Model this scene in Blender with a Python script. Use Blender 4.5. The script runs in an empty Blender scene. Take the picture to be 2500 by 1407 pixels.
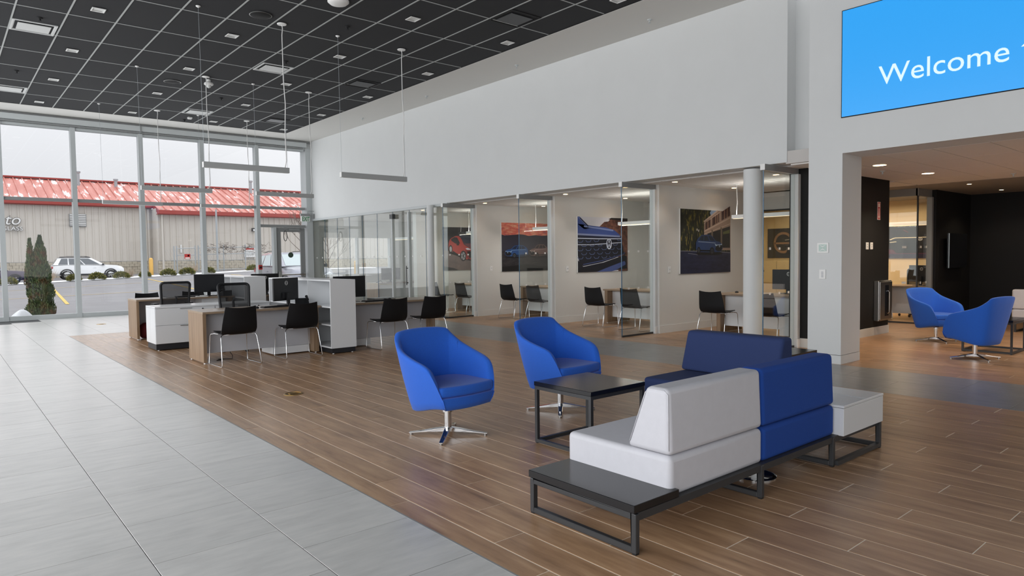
import bpy, bmesh, math, random
from mathutils import Vector, Matrix
random.seed(7)
PI = math.pi
sc = bpy.context.scene
col = sc.collection

# ------------------------------------------------------------------ camera
YAW, PITCH, ROLL = -0.70095686, -0.04507977, -0.01278347
CAM_H = 1.44
fw = Vector((-math.sin(YAW)*math.cos(PITCH), math.cos(YAW)*math.cos(PITCH), math.sin(PITCH)))
r0 = Vector((math.cos(YAW), math.sin(YAW), 0)); u0 = r0.cross(fw)
rt = r0*math.cos(ROLL)+u0*math.sin(ROLL); up = -r0*math.sin(ROLL)+u0*math.cos(ROLL)
cam = bpy.data.cameras.new('camera'); cam.sensor_width = 36; cam.lens = 1667.04/2500*36; cam.clip_end = 400; cam.clip_start = .05
co = bpy.data.objects.new('camera', cam); col.objects.link(co)
m = Matrix((rt, up, -fw)).transposed().to_4x4(); m.translation = (0, 0, CAM_H)
co.matrix_world = m
sc.camera = co

# ------------------------------------------------------------------ sky, lights, exposure
sc.view_settings.view_transform = 'Standard'; sc.view_settings.look = 'None'
sc.view_settings.gamma = 1; sc.view_settings.use_curve_mapping = False
sc.view_settings.exposure = 0.5
w = bpy.data.worlds.new('overcast_sky'); sc.world = w; w.use_nodes = True
nt = w.node_tree; bg = nt.nodes['Background']
tc = nt.nodes.new('ShaderNodeTexCoord'); nz = nt.nodes.new('ShaderNodeTexNoise'); nz.inputs['Scale'].default_value = 2.2; nz.inputs['Detail'].default_value = 4
cr = nt.nodes.new('ShaderNodeValToRGB'); cr.color_ramp.elements[0].position = .3; cr.color_ramp.elements[1].position = .75
cr.color_ramp.elements[0].color = (.80, .81, .85, 1); cr.color_ramp.elements[1].color = (.93, .935, .96, 1)
nt.links.new(tc.outputs['Generated'], nz.inputs['Vector']); nt.links.new(nz.outputs['Fac'], cr.inputs['Fac']); # overcast sky: brighter towards the zenith (CIE overcast law, 1 + 2 sin(elevation))
sx_ = nt.nodes.new('ShaderNodeSeparateXYZ'); m1 = nt.nodes.new('ShaderNodeMath'); m1.operation = 'MAXIMUM'; m1.inputs[1].default_value = 0
m2 = nt.nodes.new('ShaderNodeMath'); m2.operation = 'MULTIPLY_ADD'; m2.inputs[1].default_value = 1.22; m2.inputs[2].default_value = .61
nt.links.new(tc.outputs['Generated'], sx_.inputs[0]); nt.links.new(sx_.outputs['Z'], m1.inputs[0]); nt.links.new(m1.outputs[0], m2.inputs[0]); nt.links.new(m2.outputs[0], bg.inputs['Strength'])
nt.links.new(cr.outputs['Color'], bg.inputs['Color'])
sc.cycles.transparent_max_bounces = 24
sc.cycles.max_bounces = 8
sc.cycles.sample_clamp_indirect = 6

def area(name, loc, rot, sx, sy, power, color=(1, 1, 1), spread=PI):
    l = bpy.data.lights.new(name, 'AREA'); l.shape = 'RECTANGLE'; l.size = sx; l.size_y = sy; l.energy = power; l.color = color; l.spread = spread
    o = bpy.data.objects.new(name, l); o.location = loc; o.rotation_euler = rot; col.objects.link(o); return o
def spot(name, loc, power, color, size=2.2, blend=.6, radius=.06):
    l = bpy.data.lights.new(name, 'SPOT'); l.energy = power; l.color = color; l.spot_size = size; l.spot_blend = blend; l.shadow_soft_size = radius
    o = bpy.data.objects.new(name, l); o.location = loc; col.objects.link(o); return o
# added fill boosting the daylight of the long glazed left front (x = -4), outside the frame
area('left_front_fill', (-3.7, 8.0, 2.6), (0, -PI/2, 0), 4.6, 25, 720, (.97, .985, 1))
# unseen fill added behind the camera, in front of the solid wall
area('rear_fill', (2.5, -7.8, 2.6), (PI/2, 0, 0), 12, 4.6, 90, (.97, .985, 1))
# added fill boosting the daylight through the window wall ahead
area('window_wall_fill', (4.6, 21.05, 2.6), (-PI/2, 0, 0), 8.6, 4.4, 85, (.97, .985, 1))
WARM = (1, .79, .55); NEUT = (1, .96, .91)

# ------------------------------------------------------------------ materials
def lin(c):
    return tuple(((x/255/12.92) if x/255 <= .04045 else ((x/255+.055)/1.055)**2.4) for x in c)
MATS = {}
def mat(name, rgb, rough=.5, metal=0, var=0, noise=0, nscale=8, stretch=(1, 1, 1), bump=0, bscale=60, emit=0, spec=.5, coat=0, ramp=None, coords='Object', sheen=0):
    mm = bpy.data.materials.new(name); mm.use_nodes = True; n = mm.node_tree; b = n.nodes['Principled BSDF']
    c = lin(rgb); b.inputs['Base Color'].default_value = (*c, 1); b.inputs['Roughness'].default_value = rough; b.inputs['Metallic'].default_value = metal
    b.inputs['Specular IOR Level'].default_value = spec
    if coat: b.inputs['Coat Weight'].default_value = coat; b.inputs['Coat Roughness'].default_value = .05
    if sheen: b.inputs['Sheen Weight'].default_value = sheen
    L = n.links.new
    src = None
    if noise or var or ramp or bump:
        t = n.nodes.new('ShaderNodeTexCoord'); mp = n.nodes.new('ShaderNodeMapping'); mp.inputs['Scale'].default_value = stretch
        L(t.outputs[coords], mp.inputs['Vector'])
        oi = n.nodes.new('ShaderNodeObjectInfo')
        if var:
            vm = n.nodes.new('ShaderNodeVectorMath'); vm.operation = 'ADD'
            cm = n.nodes.new('ShaderNodeCombineXYZ'); ml = n.nodes.new('ShaderNodeMath'); ml.operation = 'MULTIPLY'; ml.inputs[1].default_value = 37
            L(oi.outputs['Random'], ml.inputs[0])
            for k in range(3): L(ml.outputs[0], cm.inputs[k])
            L(mp.outputs[0], vm.inputs[0]); L(cm.outputs[0], vm.inputs[1]); vec = vm.outputs[0]
        else: vec = mp.outputs[0]
        if noise or ramp:
            tx = n.nodes.new('ShaderNodeTexNoise'); tx.inputs['Scale'].default_value = nscale; tx.inputs['Detail'].default_value = 6; tx.inputs['Roughness'].default_value = .6
            L(vec, tx.inputs['Vector'])
            rp = n.nodes.new('ShaderNodeValToRGB')
            if ramp:
                e = rp.color_ramp.elements
                e[0].position, e[0].color = ramp[0][0], (*lin(ramp[0][1]), 1)
                e[1].position, e[1].color = ramp[-1][0], (*lin(ramp[-1][1]), 1)
                for p_, c_ in ramp[1:-1]:
                    q = e.new(p_); q.color = (*lin(c_), 1)
            else:
                e = rp.color_ramp.elements; e[0].position = .3; e[1].position = .7
                e[0].color = (*[x*(1-noise) for x in c], 1); e[1].color = (*[min(1, x*(1+noise)) for x in c], 1)
            L(tx.outputs['Fac'], rp.inputs['Fac']); src = rp.outputs['Color']
        if var:
            hs = n.nodes.new('ShaderNodeHueSaturation'); mr = n.nodes.new('ShaderNodeMapRange')
            mr.inputs['To Min'].default_value = 1-var; mr.inputs['To Max'].default_value = 1+var
            L(oi.outputs['Random'], mr.inputs['Value']); L(mr.outputs[0], hs.inputs['Value'])
            if src: L(src, hs.inputs['Color'])
            else: hs.inputs['Color'].default_value = (*c, 1)
            src = hs.outputs['Color']
        if src: L(src, b.inputs['Base Color'])
        if bump:
            tb = n.nodes.new('ShaderNodeTexNoise'); tb.inputs['Scale'].default_value = bscale; tb.inputs['Detail'].default_value = 3
            L(vec, tb.inputs['Vector']); bp = n.nodes.new('ShaderNodeBump'); bp.inputs['Strength'].default_value = bump; bp.inputs['Distance'].default_value = .01
            L(tb.outputs['Fac'], bp.inputs['Height']); L(bp.outputs[0], b.inputs['Normal'])
    if emit:
        b.inputs['Emission Color'].default_value = (*c, 1); b.inputs['Emission Strength'].default_value = emit
    MATS[name] = mm; return mm

def glass_mat(name, tint=(.985, .99, .99), ior=1.45, scale=1.0):
    mm = bpy.data.materials.new(name); mm.use_nodes = True; n = mm.node_tree; n.nodes.remove(n.nodes['Principled BSDF'])
    out = n.nodes['Material Output']; tr = n.nodes.new('ShaderNodeBsdfTransparent'); tr.inputs[0].default_value = (*tint, 1)
    gl = n.nodes.new('ShaderNodeBsdfGlossy'); gl.inputs['Roughness'].default_value = .0
    ge = n.nodes.new('ShaderNodeNewGeometry'); dt = n.nodes.new('ShaderNodeVectorMath'); dt.operation = 'DOT_PRODUCT'
    L = n.links.new; mx = n.nodes.new('ShaderNodeMixShader'); f0 = ((ior-1)/(ior+1))**2
    def mth(op, a, b_):
        q = n.nodes.new('ShaderNodeMath'); q.operation = op
        for i, v in enumerate((a, b_)):
            if v is None: continue
            if isinstance(v, (int, float)): q.inputs[i].default_value = v
            else: L(v, q.inputs[i])
        return q.outputs[0]
    L(ge.outputs['Normal'], dt.inputs[0]); L(ge.outputs['Incoming'], dt.inputs[1])
    c = mth('ABSOLUTE', dt.outputs['Value'], None); p5 = mth('POWER', mth('SUBTRACT', 1.0, c), 5.0)
    fac = mth('MINIMUM', mth('MULTIPLY', mth('ADD', mth('MULTIPLY', p5, 1-f0), f0), scale), .95)
    L(fac, mx.inputs[0]); L(tr.outputs[0], mx.inputs[1]); L(gl.outputs[0], mx.inputs[2]); L(mx.outputs[0], out.inputs[0])
    MATS[name] = mm; return mm
def mesh_mat(name, rgb, alpha):
    mm = mat(name, rgb, .8); mm.node_tree.nodes['Principled BSDF'].inputs['Alpha'].default_value = alpha; return mm

M_wall = mat('white_wall_paint', (214, 216, 216), .7, bump=.03, bscale=180, noise=.015, nscale=1.5)
M_wallg = mat('grey_wall_paint', (214, 213, 209), .75, bump=.03, bscale=180)
M_soffit = mat('soffit_paint', (214, 213, 209), .8)
M_black = mat('black_wall_paint', (9, 9, 11), .75, bump=.05, bscale=150)
M_cream = mat('cream_wall_paint', (226, 204, 160), .8)
M_ctile = mat('black_ceiling_tile', (35, 36, 39), .9, noise=.25, nscale=140, bump=.2, bscale=220, var=.05)
M_cgrid = mat('white_ceiling_grid', (168, 171, 170), .5)
M_vent = mat('white_vent', (196, 198, 197), .4)
M_ctile2 = mat('pale_ceiling_tile', (226, 223, 219), .9, noise=.06, nscale=90, bump=.15, bscale=200)
M_cgrid2 = mat('pale_ceiling_grid', (196, 192, 188), .6)
M_floor = mat('grey_porcelain_tile', (194, 194, 192), .30, var=.04, ramp=[(.25, (182, 182, 180)), (.5, (194, 194, 192)), (.75, (204, 203, 200))], nscale=5.0, stretch=(.8, 3.5, 1), bump=.05, bscale=22)
M_floor2 = mat('grey_band_tile', (138, 138, 137), .30, var=.04, ramp=[(.25, (126, 127, 126)), (.75, (150, 150, 148))], nscale=3.0, stretch=(4, 1.0, 1), bump=.08, bscale=16)
M_grout = mat('tile_grout', (52, 54, 56), .8)
M_grout2 = mat('plank_grout', (244, 236, 220), .7)
M_wood = mat('wood_look_plank', (158, 132, 108), .34, var=.10, ramp=[(.22, (122, 92, 67)), (.42, (162, 127, 96)), (.58, (178, 142, 109)), (.82, (202, 168, 133))], nscale=2.2, stretch=(7.5, .9, 1), bump=.06, bscale=30)
M_alu = mat('painted_aluminium', (190, 195, 196), .45)
M_alud = mat('grey_aluminium', (140, 142, 142), .45)
M_glass = glass_mat('clear_glass')
M_glassr = glass_mat('office_glass', (.955, .98, .97), 1.52, 1.5)
M_gedge = mat('glass_edge', (44, 96, 128), .15)
M_chrome = mat('polished_chrome', (222, 224, 226), .08, 1)
M_steel = mat('brushed_steel', (180, 180, 178), .3, 1)
M_frame = mat('graphite_metal', (62, 63, 65), .45, .3)
M_slab = mat('black_gloss_laminate', (24, 25, 28), .16, spec=.5)
M_whitelam = mat('white_laminate', (222, 224, 226), .3)
M_greylam = mat('pale_grey_laminate', (188, 189, 194), .45)
M_oak = mat('oak_laminate', (146, 120, 94), .42, ramp=[(.25, (118, 95, 72)), (.5, (144, 118, 92)), (.8, (164, 138, 110))], nscale=3, stretch=(9, 9, .5))
M_oakt = mat('oak_laminate_top', (156, 134, 111), .38, ramp=[(.25, (136, 115, 93)), (.8, (168, 146, 122))], nscale=3, stretch=(.6, 9, 9))
M_blue = mat('royal_blue_fabric', (26, 94, 200), .85, noise=.06, nscale=120, bump=.12, bscale=420, sheen=.15)
M_blue2 = mat('deep_blue_fabric', (16, 64, 146), .9, noise=.05, nscale=120, bump=.12, bscale=420)
M_navy = mat('navy_fabric', (38, 54, 98), .9, noise=.05, nscale=120, bump=.12, bscale=420)
M_vinyl = mat('pale_grey_upholstery', (198, 198, 204), .6, noise=.02, nscale=20, bump=.06, bscale=300)
M_plastic = mat('black_plastic', (17, 18, 22), .55)
M_shell = mat('black_chair_shell', (10, 11, 15), .6, spec=.35)
M_mesh = mesh_mat('black_mesh', (20, 21, 24), .84)
M_screen = mat('dark_screen', (22, 24, 29), .25)
M_blackbase = mat('dark_plinth', (30, 31, 36), .5)
M_white = mat('white_plastic', (232, 232, 230), .4)
M_paper = mat('paper', (236, 236, 234), .7)
M_led = mat('blue_display', (44, 150, 224), .3, emit=.44)
M_ledtxt = mat('display_lettering', (205, 226, 242), .4, emit=.45)
M_lit = mat('lit_diffuser', (255, 236, 205), .5, emit=5)
M_litw = mat('lit_pendant', (255, 232, 196), .5, emit=.8)
M_offlens = mat('lamp_lens', (214, 216, 214), .35)
M_lampw = mat('lamp_reflector_white', (190, 192, 190), .5)
M_pend = mat('pendant_aluminium', (176, 178, 178), .45)
M_red = mat('fire_red', (176, 40, 36), .4)
M_green = mat('exit_green', (18, 122, 70), .5)
M_brass = mat('brass', (170, 140, 84), .3, 1)
# outdoors
M_asph = mat('wet_asphalt', (130, 129, 131), .7, noise=.10, nscale=.6, bump=.1, bscale=30, coords='Object')
M_line = mat('yellow_line_paint', (214, 182, 96), .7)
M_snow = mat('snow', (238, 240, 244), .8, bump=.3, bscale=6)
M_siding = mat('taupe_metal_siding', (208, 202, 193), .5, var=.02)
M_roof = mat('red_metal_roof', (198, 126, 114), .5, ramp=[(.40, (190, 116, 104)), (.57, (202, 134, 122)), (.60, (238, 234, 234)), (.8, (242, 242, 244))], nscale=.9, stretch=(2.2, .5, .5), coords='Object', var=.02)
M_redtrim = mat('red_trim', (164, 62, 54), .45)
M_block = mat('split_face_block', (190, 181, 163), .9, var=.08, noise=.12, nscale=5, bump=.4, bscale=9)
M_foliage = mat('evergreen_leaf', (82, 96, 58), .7, ramp=[(.34, (56, 74, 46)), (.50, (98, 116, 70)), (.58, (112, 104, 66)), (.66, (126, 86, 54)), (.72, (84, 62, 48))], nscale=3.2)
M_shrub = mat('shrub_leaf', (120, 116, 58), .7, ramp=[(.35, (66, 78, 42)), (.55, (124, 122, 60)), (.7, (176, 160, 84))], nscale=7)
M_dry = mat('dry_grass', (170, 150, 128), .8)
M_bark = mat('grey_bark', (112, 100, 92), .9)
M_carw = mat('white_car_paint', (228, 230, 232), .25, coat=.6)
M_cars = mat('silver_car_paint', (146, 148, 158), .28, .3, coat=.6)
M_card = mat('plum_car_paint', (60, 50, 72), .25, coat=.6)
M_cargl = mat('car_glass', (70, 78, 86), .08, spec=.8)
M_cargl2 = mat('car_glass_pale_reflection', (172, 186, 188), .08, spec=.8)  # pale reflection painted into the window colour
M_tyre = mat('tyre_rubber', (26, 26, 28), .8)
M_cladding = mat('car_cladding', (40, 41, 45), .6)
M_lamp_red = mat('tail_lamp', (160, 60, 62), .3)
M_galv = mat('galvanised_steel', (172, 178, 182), .45, .4)
M_yel = mat('bollard_yellow', (222, 176, 92), .5)

# ------------------------------------------------------------------ mesh helpers
class MB:
    def __init__(s): s.v = []; s.f = []; s.mi = []; s.cur = 0
    def face(s, idx): s.f.append(tuple(idx)); s.mi.append(s.cur)
    def box(s, x0, x1, y0, y1, z0, z1):
        o = len(s.v)
        for z in (z0, z1):
            for x, y in ((x0, y0), (x1, y0), (x1, y1), (x0, y1)): s.v.append((x, y, z))
        for q in ((0, 3, 2, 1), (4, 5, 6, 7), (0, 1, 5, 4), (1, 2, 6, 5), (2, 3, 7, 6), (3, 0, 4, 7)): s.face([o+i for i in q])
        return s
    def poly(s, pts):
        o = len(s.v); s.v += [tuple(p) for p in pts]; s.face(range(o, o+len(pts))); return s
    def prism(s, pts, axis, a, b):
        def P(p, t):
            return {'x': (t, p[0], p[1]), 'y': (p[0], t, p[1]), 'z': (p[0], p[1], t)}[axis]
        n = len(pts); ar = sum(pts[i][0]*pts[(i+1) % n][1]-pts[(i+1) % n][0]*pts[i][1] for i in range(n))
        if (ar < 0) != (axis == 'y'): pts = list(reversed(pts))
        o = len(s.v); s.v += [P(p, a) for p in pts]+[P(p, b) for p in pts]
        s.face([o+i for i in reversed(range(n))]); s.face([o+n+i for i in range(n)])
        for i in range(n): j = (i+1) % n; s.face([o+i, o+j, o+n+j, o+n+i])
        return s
    def tube(s, pts, r, n=8, closed=False, caps=True):
        pts = [Vector(p) for p in pts]; k = len(pts); o = len(s.v); N = None
        rr = r if isinstance(r, (list, tuple)) else [r]*k
        for i in range(k):
            if closed: d = (pts[(i+1) % k]-pts[i-1])
            else: d = (pts[min(i+1, k-1)]-pts[max(i-1, 0)])
            d.normalize()
            if N is None:
                N = d.orthogonal().normalized()
            else:
                N = (N-d*N.dot(d)); N = N.normalized() if N.length > 1e-6 else d.orthogonal().normalized()
            B = d.cross(N)
            for j in range(n):
                a = 2*PI*j/n; s.v.append(tuple(pts[i]+(N*math.cos(a)+B*math.sin(a))*rr[i]))
        for i in range(k if closed else k-1):
            i2 = (i+1) % k
            for j in range(n):
                j2 = (j+1) % n; s.face([o+i*n+j, o+i*n+j2, o+i2*n+j2, o+i2*n+j])
        if caps and not closed:
            s.face([o+j for j in reversed(range(n))]); s.face([o+(k-1)*n+j for j in range(n)])
        return s
    def bar(s, p, q, a, b):   # rectangular bar of section a x b
        p = Vector(p); q = Vector(q); d = (q-p).normalized(); U = Vector((0, 0, 1)) if abs(d.z) < .9 else Vector((1, 0, 0))
        S = d.cross(U).normalized(); U = S.cross(d); o = len(s.v)
        for c in (p, q):
            for x, y in ((-a, -b), (a, -b), (a, b), (-a, b)): s.v.append(tuple(c+S*x/2+U*y/2))
        for f in ((0, 1, 2, 3), (7, 6, 5, 4), (0, 4, 5, 1), (1, 5, 6, 2), (2, 6, 7, 3), (3, 7, 4, 0)): s.face([o+i for i in f])
        return s
    def lathe(s, prof, n=24, c=(0, 0, 0), axis='z', caps=True):
        o = len(s.v); k = len(prof)
        for r, z in prof:
            for j in range(n):
                a = 2*PI*j/n; p = (r*math.cos(a), r*math.sin(a), z)
                if axis == 'x': p = (p[2], p[0], p[1])
                if axis == 'y': p = (p[1], p[2], p[0])
                s.v.append((p[0]+c[0], p[1]+c[1], p[2]+c[2]))
        for i in range(k-1):
            for j in range(n):
                j2 = (j+1) % n; s.face([o+i*n+j, o+i*n+j2, o+(i+1)*n+j2, o+(i+1)*n+j])
        if not caps: return s
        if prof[0][0] > 1e-4: s.face([o+j for j in reversed(range(n))])
        if prof[-1][0] > 1e-4: s.face([o+(k-1)*n+j for j in range(n)])
        return s
    def grid(s, P, close_u=False):
        nu = len(P); nv = len(P[0]); o = len(s.v)
        for r in P: s.v += [tuple(p) for p in r]
        for i in range(nu if close_u else nu-1):
            i2 = (i+1) % nu
            for j in range(nv-1): s.face([o+i*nv+j, o+i2*nv+j, o+i2*nv+j+1, o+i*nv+j+1])
        return s
    def mesh(s, name, mats, smooth=None, bevel=0, seg=2, sub=0):
        me = bpy.data.meshes.new(name); me.from_pydata(s.v, [], s.f)
        for mm in (mats if isinstance(mats, (list, tuple)) else [mats]): me.materials.append(mm)
        if any(s.mi): me.polygons.foreach_set('material_index', s.mi)
        if bevel:
            bm = bmesh.new(); bm.from_mesh(me); bmesh.ops.remove_doubles(bm, verts=bm.verts, dist=1e-5)
            ed = [e for e in bm.edges if len(e.link_faces) == 2 and e.calc_face_angle(0) > .4]
            bmesh.ops.bevel(bm, geom=ed, offset=bevel, segments=seg, affect='EDGES', profile=.5, clamp_overlap=True)
            big = [f.calc_area() > 25*bevel*bevel for f in bm.faces]
            bm.to_mesh(me); bm.free()
        if smooth is not None:
            me.shade_smooth()
            if smooth < 3: me.set_sharp_from_angle(angle=smooth)
            if bevel:
                for p_, bg_ in zip(me.polygons, big):
                    if bg_: p_.use_smooth = False
        me.update(); return me
    def build(s, name, mats, parent=None, loc=(0, 0, 0), rz=0, smooth=None, bevel=0, seg=2):
        return put(s.mesh(name, mats, smooth, bevel, seg), name, parent, loc, rz)
def put(me, name, parent=None, loc=(0, 0, 0), rz=0):
    o = bpy.data.objects.new(name, me); col.objects.link(o); o.location = loc
    if rz: o.rotation_euler = (0, 0, rz)
    if parent is not None: o.parent = parent
    return o
def B(*a): return MB().box(*a)
def empty(name, loc=(0, 0, 0), rz=0, parent=None):
    o = bpy.data.objects.new(name, None); o.empty_display_size = .1; col.objects.link(o); o.location = loc; o.rotation_euler = (0, 0, rz)
    if parent is not None: o.parent = parent
    return o
def tag(o, label, cat, group=None):
    o['label'] = label; o['category'] = cat
    if group: o['group'] = group
    return o
def thing(name, label, cat, loc=(0, 0, 0), rz=0, group=None): return tag(empty(name, loc, rz), label, cat, group)
def struct(o): o['kind'] = 'structure'; return o
def stuff(o): o['kind'] = 'stuff'; return o
def kids(o): return [c for c in bpy.data.objects if c.parent == o]
def dup(o, parent=None):
    c = o.copy(); col.objects.link(c)
    if parent is not None: c.parent = parent
    for ch in KID.get(o.name) or KID.setdefault(o.name, kids(o)): dup(ch, c)
    return c
KID = {}
def place(proto, used, loc, rz, label, group=None):
    o = proto if not used[0] else dup(proto)
    used[0] = True; o.location = loc; o.rotation_euler = (0, 0, rz); o['label'] = label
    if group: o['group'] = group
    return o
def rbox(x0, x1, y0, y1, z0, z1, name, mt, parent=None, r=.02, seg=3, loc=(0, 0, 0)):
    return B(x0, x1, y0, y1, z0, z1).build(name, mt, parent, loc, smooth=.9, bevel=r, seg=seg)
def text(body, name, mt, parent, loc, rot, size, sx=1, shear=0, extrude=.002, offset=0, align='LEFT'):
    cu = bpy.data.curves.new(name, 'FONT'); cu.body = body; cu.size = size; cu.shear = shear; cu.extrude = extrude; cu.offset = offset; cu.align_x = align; cu.resolution_u = 4
    t = bpy.data.objects.new('tmp', cu); col.objects.link(t); me = bpy.data.meshes.new_from_object(t); bpy.data.objects.remove(t)
    me.materials.clear(); me.materials.append(mt)
    bm0 = bmesh.new(); bm0.from_mesh(me); bm0.verts.ensure_lookup_table(); seen = set(); isl = []
    for v in bm0.verts:
        if v.index in seen: continue
        st, grp = [v], []; seen.add(v.index)
        while st:
            q = st.pop(); grp.append(q)
            for e in q.link_edges:
                r_ = e.other_vert(q)
                if r_.index not in seen: seen.add(r_.index); st.append(r_)
        isl.append(grp)
    for grp in sorted(isl, key=lambda g_: min(q.co.x for q in g_)):
        ix = {q.index: i for i, q in enumerate(grp)}; fs = {f for q in grp for f in q.link_faces}
        m2_ = bpy.data.meshes.new('letter'); m2_.from_pydata([tuple(q.co) for q in grp], [], [[ix[q.index] for q in f.verts] for f in fs]); m2_.materials.append(mt)
        o = put(m2_, 'letter' if name != 'emblem_lettering' else 'emblem_letter', parent, loc); o.rotation_euler = rot; o.scale = (sx, 1, 1)
    bm0.free(); bpy.data.meshes.remove(me)
def ordn(i): return ['first', 'second', 'third', 'fourth', 'fifth', 'sixth', 'seventh', 'eighth', 'ninth', 'tenth', 'eleventh', 'twelfth'][i]

YW = 21.22; ZC = 5.23; ZO = 2.73; ZL = 2.71
XW = 9.39

# ================================================================== FLOOR
floor = struct(empty('floor'))
XE = 1.958                                   # tile / plank edge
def bed(name, x0, x1, y0, y1, mt): B(x0, x1, y0, y1, -.15, -.0016).build(name, mt, floor)
bed('tile_bed', -4, XE, -8, 21.3, M_grout); bed('plank_bed', XE, 7.40, -8, 15.868, M_grout2); bed('tile_bed', XE, 7.40, 15.868, 21.3, M_grout)
bed('band_bed', 7.40, 8.87, -8, 21.3, M_grout); bed('plank_bed', 8.87, 18.6, -8, 21.3, M_grout2)
B(XE-.006, XE+.004, -2, 15.87, -.006, .0012).build('edge_trim', M_alud, floor)
def lay(name, mt, pieces, keep):
    """pieces: (x0,x1,y0,y1); the nearest become objects that share meshes, the rest one mesh."""
    pieces.sort(key=lambda p: max(abs((p[0]+p[1])/2-3.5)*.6, 0)+abs((p[2]+p[3])/2-2.0) + (50 if p[3] < .6 or ((p[0]+p[1])/2 < .1 and p[3] < 3) else 0))
    cache = {}
    for x0, x1, y0, y1 in pieces[:keep]:
        k = (round(x1-x0, 3), round(y1-y0, 3))
        if k not in cache:
            a, b = k[0]/2, k[1]/2; e = .0012; bmm = MB()
            bmm.v = [(-a, -b, -.012), (a, -b, -.012), (a, b, -.012), (-a, b, -.012), (-a, -b, -.0012), (a, -b, -.0012), (a, b, -.0012), (-a, b, -.0012), (-a+e, -b+e, 0), (a-e, -b+e, 0), (a-e, b-e, 0), (-a+e, b-e, 0)]
            for q in ((0, 1, 5, 4), (1, 2, 6, 5), (2, 3, 7, 6), (3, 0, 4, 7), (4, 5, 9, 8), (5, 6, 10, 9), (6, 7, 11, 10), (7, 4, 8, 11), (8, 9, 10, 11)): bmm.face(q)
            cache[k] = bmm.mesh(name, mt)
        put(cache[k], name, floor, ((x0+x1)/2, (y0+y1)/2, 0))
    if pieces[keep:]:
        bmm = MB()
        for p in pieces[keep:]: bmm.box(*p, -.012, 0)
        stuff(bmm.build(name+'s_beyond', mt, floor))
T = .6096; ps = []
for i in range(-3, 10):
    x1 = XE-T*(9-i)+.0; x0 = x1-T
    if x0 < -4: continue
    off = (0 if (9-i) % 2 else .305)
    for j in range(-12, 31):
        y0 = 4.16-.61*5+off+.6096*j
        y0, y1 = max(y0, -4), min(y0+T, 21.12)
        if y1-y0 > .05: ps.append((x0+.002, x1-.002, y0+.002, y1-.002))
for i in range(9):
    x0 = XE+T*i; x1 = min(x0+T, 7.40); off = .305 if i % 2 else 0
    for j in range(-1, 10):
        y0, y1 = max(15.87+off+T*j, 15.87), min(15.87+off+T*(j+1), 21.12)
        if y1-y0 > .05: ps.append((x0+.002, x1-.002, y0+.002, y1-.002))
lay('floor_tile', M_floor, ps, 295)
ps = []; L_ = 1.215
xs = [XE, 2.10]+[2.10+.2025*k for k in range(1, 26)]+[7.40]
def plank_rows(xs, first, ymin, ymax):
    out = []
    for i in range(len(xs)-1):
        off = {1: 0, 2: .405, 0: -.405}[(i+first) % 3]
        y = 1.44+off-L_*8
        while y < ymax:
            a, b = max(y, ymin), min(y+L_, ymax)
            if b-a > .05: out.append((xs[i]+.0034, xs[i+1]-.0034, a+.0024, b-.0024))
            y += L_
    return out
lay('floor_plank', M_wood, plank_rows(xs, 0, -1.2, 15.866), 296)
ps = []
for i in range(2):
    x0 = 7.40+.735*i
    y = -3+.6*i
    while y < 21: ps.append((x0+.0015, x0+.7335, y+.0015, min(y+1.2, 21.1)-.0015)); y += 1.2
lay('band_tile', M_floor2, ps, 60)
xs2 = [8.87+.2025*k for k in range(0, 47)]
rows2 = plank_rows(xs2, 1, -2, 21.0)
vis = [p for p in rows2 if (p[1] < 12 and 4.5 < p[3]) or (p[3] < 5.3 and p[3] > .4 and p[1] < 15)]
oth = [p for p in rows2 if p not in vis]
vis.sort(key=lambda p: p[0]+p[2]); oth = vis[210:]+oth; vis = vis[:210]
mb_ = {}
for x0, x1, y0, y1 in vis:
    k = (round(x1-x0, 3), round(y1-y0, 3))
    if k not in mb_: mb_[k] = B(-k[0]/2, k[0]/2, -k[1]/2, k[1]/2, -.012, 0).mesh('office_plank', M_wood)
    put(mb_[k], 'office_plank', floor, ((x0+x1)/2, (y0+y1)/2, 0))
bmm = MB()
for p in oth: bmm.box(*p, -.012, 0)
stuff(bmm.build('office_planks_beyond', M_wood, floor))

# ================================================================== CEILINGS
ceil = struct(empty('ceiling'))
B(-4, XW, -8, 21.4, ZC+.03, ZC+.3).build('ceiling_deck', M_ctile, ceil)
XCE, YCE = 8.172, 20.07
PX, PY = .6476, 1.272
tm = {}
far_t = MB()
for i in range(19):
    x1 = XCE-PX*i; x0 = x1-PX
    for j in range(21):
        y1 = YCE-PY*j; y0 = y1-PY
        if i < 16 and j < 12:
            me = tm.setdefault(0, B(-PX/2+.012, PX/2-.012, -PY/2+.012, PY/2-.012, .006, .028).mesh('ceiling_tile', M_ctile))
            put(me, 'ceiling_tile', ceil, ((x0+x1)/2, (y0+y1)/2, ZC))
        elif x0 > -4.2: far_t.box(x0+.012, x1-.012, y0+.012, y1-.012, ZC+.006, ZC+.028)
stuff(far_t.build('ceiling_tiles_beyond', M_ctile, ceil))
for i in range(0, 19): B(XCE-PX*i-.011, XCE-PX*i+.011, -7, YCE, ZC, ZC+.02).build('grid_rail', M_cgrid if i else M_black, ceil)
for j in range(0, 21): B(-4, XCE, YCE-PY*j-.009, YCE-PY*j+.009, ZC+.001, ZC+.019).build('grid_crossbar', M_cgrid if j else M_black, ceil)
cb = struct(empty('ceiling_border'))
B(XCE+.008, XW+.02, -8, 21.3, ZC-.004, ZC+.2).build('border_panel', M_soffit, cb)
B(-4, XCE+.008, YCE+.008, 21.3, ZC-.004, ZC+.2).build('border_panel', M_soffit, cb)

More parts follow.
